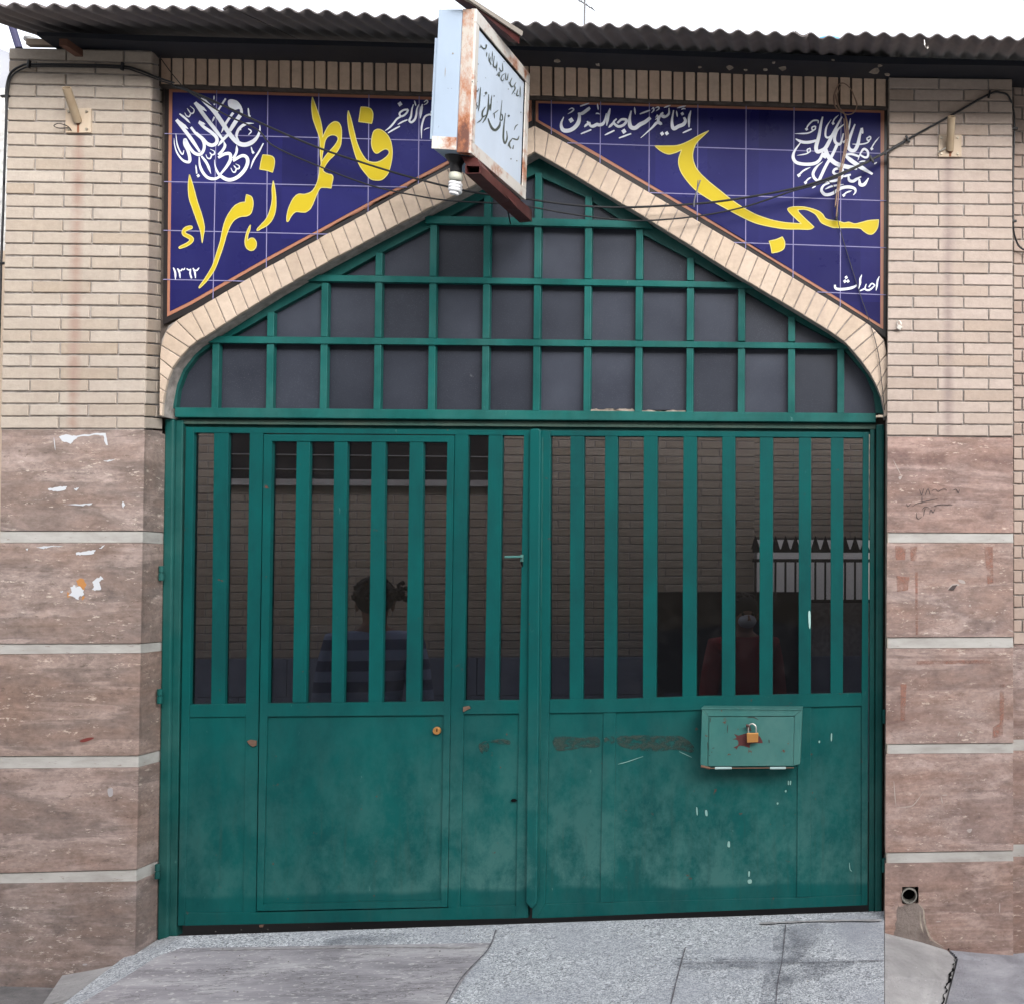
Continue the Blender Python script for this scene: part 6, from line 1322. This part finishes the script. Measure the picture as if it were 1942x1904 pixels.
# ================================================================== PEOPLE (behind the glass)
def skin_mesh(name, nodes, edges, mm, parent, sub=2):
    """nodes: name -> (x, y, z, rx, ry)"""
    me = bpy.data.meshes.new(name); keys = list(nodes); me.from_pydata([nodes[k][:3] for k in keys], [(keys.index(a), keys.index(b)) for a, b in edges], [])
    o = bpy.data.objects.new(name, me); C.objects.link(o); me.materials.append(mm)
    m = o.modifiers.new('skin', 'SKIN'); m.use_smooth_shade = True
    for i, k in enumerate(keys):
        me.skin_vertices[0].data[i].radius = nodes[k][3:5]; me.skin_vertices[0].data[i].use_root = (i == 0)
    s = o.modifiers.new('sub', 'SUBSURF'); s.levels = sub; s.render_levels = sub
    if parent is not None: o.parent = parent
    return o
def person(label, loc, rz, H, top, low, kind):
    """a standing figure facing local -y"""
    t = thing('person', label, 'person', loc); t.rotation_euler = (0, 0, rz); k = H/1.6
    N = {}; E = []
    def nd(n, x, y, z, a, b=None): N[n] = (x*k, y*k, z*k, a*k, (b or a)*k)
    nd('pelvis', 0, .01, .86, .125, .10); nd('waist', 0, .0, .98, .105, .082); nd('chest', 0, .0, 1.15, .135, .10); nd('collar', 0, .015, 1.29, .105, .07); nd('neck', 0, .01, 1.37, .05); nd('skull_base', 0, -.005, 1.41, .062, .07); nd('head', 0, -.005, 1.48, .072, .088); nd('crown', 0, .0, 1.54, .055, .068)
    E += [('pelvis', 'waist'), ('waist', 'chest'), ('chest', 'collar'), ('collar', 'neck'), ('neck', 'skull_base'), ('skull_base', 'head'), ('head', 'crown')]
    for s, n in ((-1, 'l'), (1, 'r')):
        nd('sho'+n, s*.165, .01, 1.28, .056); nd('elb'+n, s*.215, .02, 1.0, .038); nd('wri'+n, s*.225, -.03, .78, .025); nd('palm'+n, s*.225, -.045, .71, .030, .016)
        E += [('collar', 'sho'+n), ('sho'+n, 'elb'+n), ('elb'+n, 'wri'+n), ('wri'+n, 'palm'+n)]
        for q, (dy, L) in enumerate(((-.030, .070), (-.010, .080), (.010, .076), (.028, .060))):
            nd('kn%d%s' % (q, n), s*.226, -.047+dy, .665, .0095); nd('fi%d%s' % (q, n), s*.220, -.055+dy, .665-L*.5, .0085); nd('ti%d%s' % (q, n), s*.208, -.060+dy, .665-L, .0075)
            E += [('palm'+n, 'kn%d%s' % (q, n)), ('kn%d%s' % (q, n), 'fi%d%s' % (q, n)), ('fi%d%s' % (q, n), 'ti%d%s' % (q, n))]
        nd('th0'+n, s*.222, -.085, .70, .010); nd('th1'+n, s*.215, -.100, .66, .009); E += [('palm'+n, 'th0'+n), ('th0'+n, 'th1'+n)]
        nd('hip'+n, s*.09, .01, .80, .085); nd('kne'+n, s*.095, -.005, .45, .055); nd('ank'+n, s*.095, .03, .08, .036); nd('foot'+n, s*.10, -.07, .035, .038, .028); nd('toe'+n, s*.105, -.15, .025, .030, .020)
        E += [('pelvis', 'hip'+n), ('hip'+n, 'kne'+n), ('kne'+n, 'ank'+n), ('ank'+n, 'foot'+n), ('foot'+n, 'toe'+n)]
    body = skin_mesh('body', N, E, M['skin'], t)
    # shirt, trousers: looser skins over the same joints
    def sub(names, edges, g, name, mm):
        NN = {n: (*N[n][:3], N[n][3]+g*k, N[n][4]+g*k) for n in names}; return skin_mesh(name, NN, edges, mm, t)
    tn = ['pelvis', 'waist', 'chest', 'collar', 'shol', 'elbl', 'wril', 'shor', 'elbr', 'wrir']
    N['neckb'] = (0, .012*k, 1.345*k, .050*k, .050*k); tn = tn+['neckb']
    sub(tn, [('collar', 'neckb'), ('pelvis', 'waist'), ('waist', 'chest'), ('chest', 'collar'), ('collar', 'shol'), ('shol', 'elbl'), ('elbl', 'wril'), ('collar', 'shor'), ('shor', 'elbr'), ('elbr', 'wrir')], .021, 'shirt', top)
    ln = ['pelvis', 'hipl', 'knel', 'ankl', 'hipr', 'kner', 'ankr']
    sub(ln, [('pelvis', 'hipl'), ('hipl', 'knel'), ('knel', 'ankl'), ('pelvis', 'hipr'), ('hipr', 'kner'), ('kner', 'ankr')], .016, 'trousers', low)
    # face
    bm = NB()
    for s in (-1, 1): bmesh.ops.create_uvsphere(bm, u_segments=10, v_segments=8, radius=.010*k, matrix=Matrix.Translation((s*.030*k, -.080*k, 1.475*k)))
    o = link('eyes', bm, M['hair'], None, smooth=True); o.parent = t
    bm = NB(); bmesh.ops.create_cone(bm, cap_ends=True, segments=10, radius1=.013*k, radius2=.005*k, depth=.036*k, matrix=Matrix.Translation((0, -.098*k, 1.452*k)) @ Matrix.Rotation(-.35, 4, 'X')); o = link('nose', bm, M['skin'], None, bevel=.002); o.parent = t
    bm = NB()
    for s in (-1, 1): bmesh.ops.create_uvsphere(bm, u_segments=10, v_segments=8, radius=1, matrix=Matrix.Translation((s*.078*k, .0, 1.462*k)) @ Matrix.Diagonal((.010*k, .019*k, .030*k, 1)))
    o = link('ears', bm, M['skin'], None, smooth=True); o.parent = t
    # hair: many small curls over the skull
    bm = NB(); rr = random.Random(5)
    bmesh.ops.create_uvsphere(bm, u_segments=20, v_segments=14, radius=1, matrix=Matrix.Translation((0, .020*k, 1.505*k)) @ Matrix.Diagonal((.088*k, .098*k, .090*k, 1)))
    for q in range(150 if kind == 'curly' else 60):
        a = rr.uniform(0, 2*math.pi); e = rr.uniform(-.35, 1.45); 
        if math.sin(a) < -.3 and e < .5: continue
        bmesh.ops.create_icosphere(bm, subdivisions=1, radius=rr.uniform(.010, .019)*k, matrix=Matrix.Translation((.086*math.cos(a)*math.cos(e)*k, (.022+.096*math.sin(a)*math.cos(e))*k, (1.505+.088*math.sin(e))*k)))
    if kind == 'curly':
        for q in range(60):
            a, b, r_ = rr.gauss(0, 1), rr.gauss(0, 1), rr.gauss(0, 1); bmesh.ops.create_icosphere(bm, subdivisions=1, radius=rr.uniform(.008, .014)*k, matrix=Matrix.Translation(((-.105+.019*a)*k, (-.01+.02*b)*k, (1.515+.019*r_)*k)))
    o = link('hair', bm, M['hair'], None, smooth=True); o.parent = t
    if kind == 'masked':
        bm = NB(); bmesh.ops.create_uvsphere(bm, u_segments=16, v_segments=10, radius=1, matrix=Matrix.Translation((0, -.062*k, 1.432*k)) @ Matrix.Diagonal((.056*k, .050*k, .042*k, 1))); o = link('face_mask', bm, M['mask'], None, smooth=True); o.parent = t
    return t
hp = at(712, 1093, .42)
person('curly haired person in blue-grey shirt behind the wicket glass, back turned', (hp.x, .42, -.045), math.pi+.25, (hp.z+.045)*1.0, M['shirt'], M['trousers'], 'curly')
hp = at(1412, 1124, 1.3)
person('person in a red top and white face mask standing behind the right slots', (hp.x, 1.3, -.04), .35, (hp.z+.04), M['red_top'], M['trousers'], 'masked')
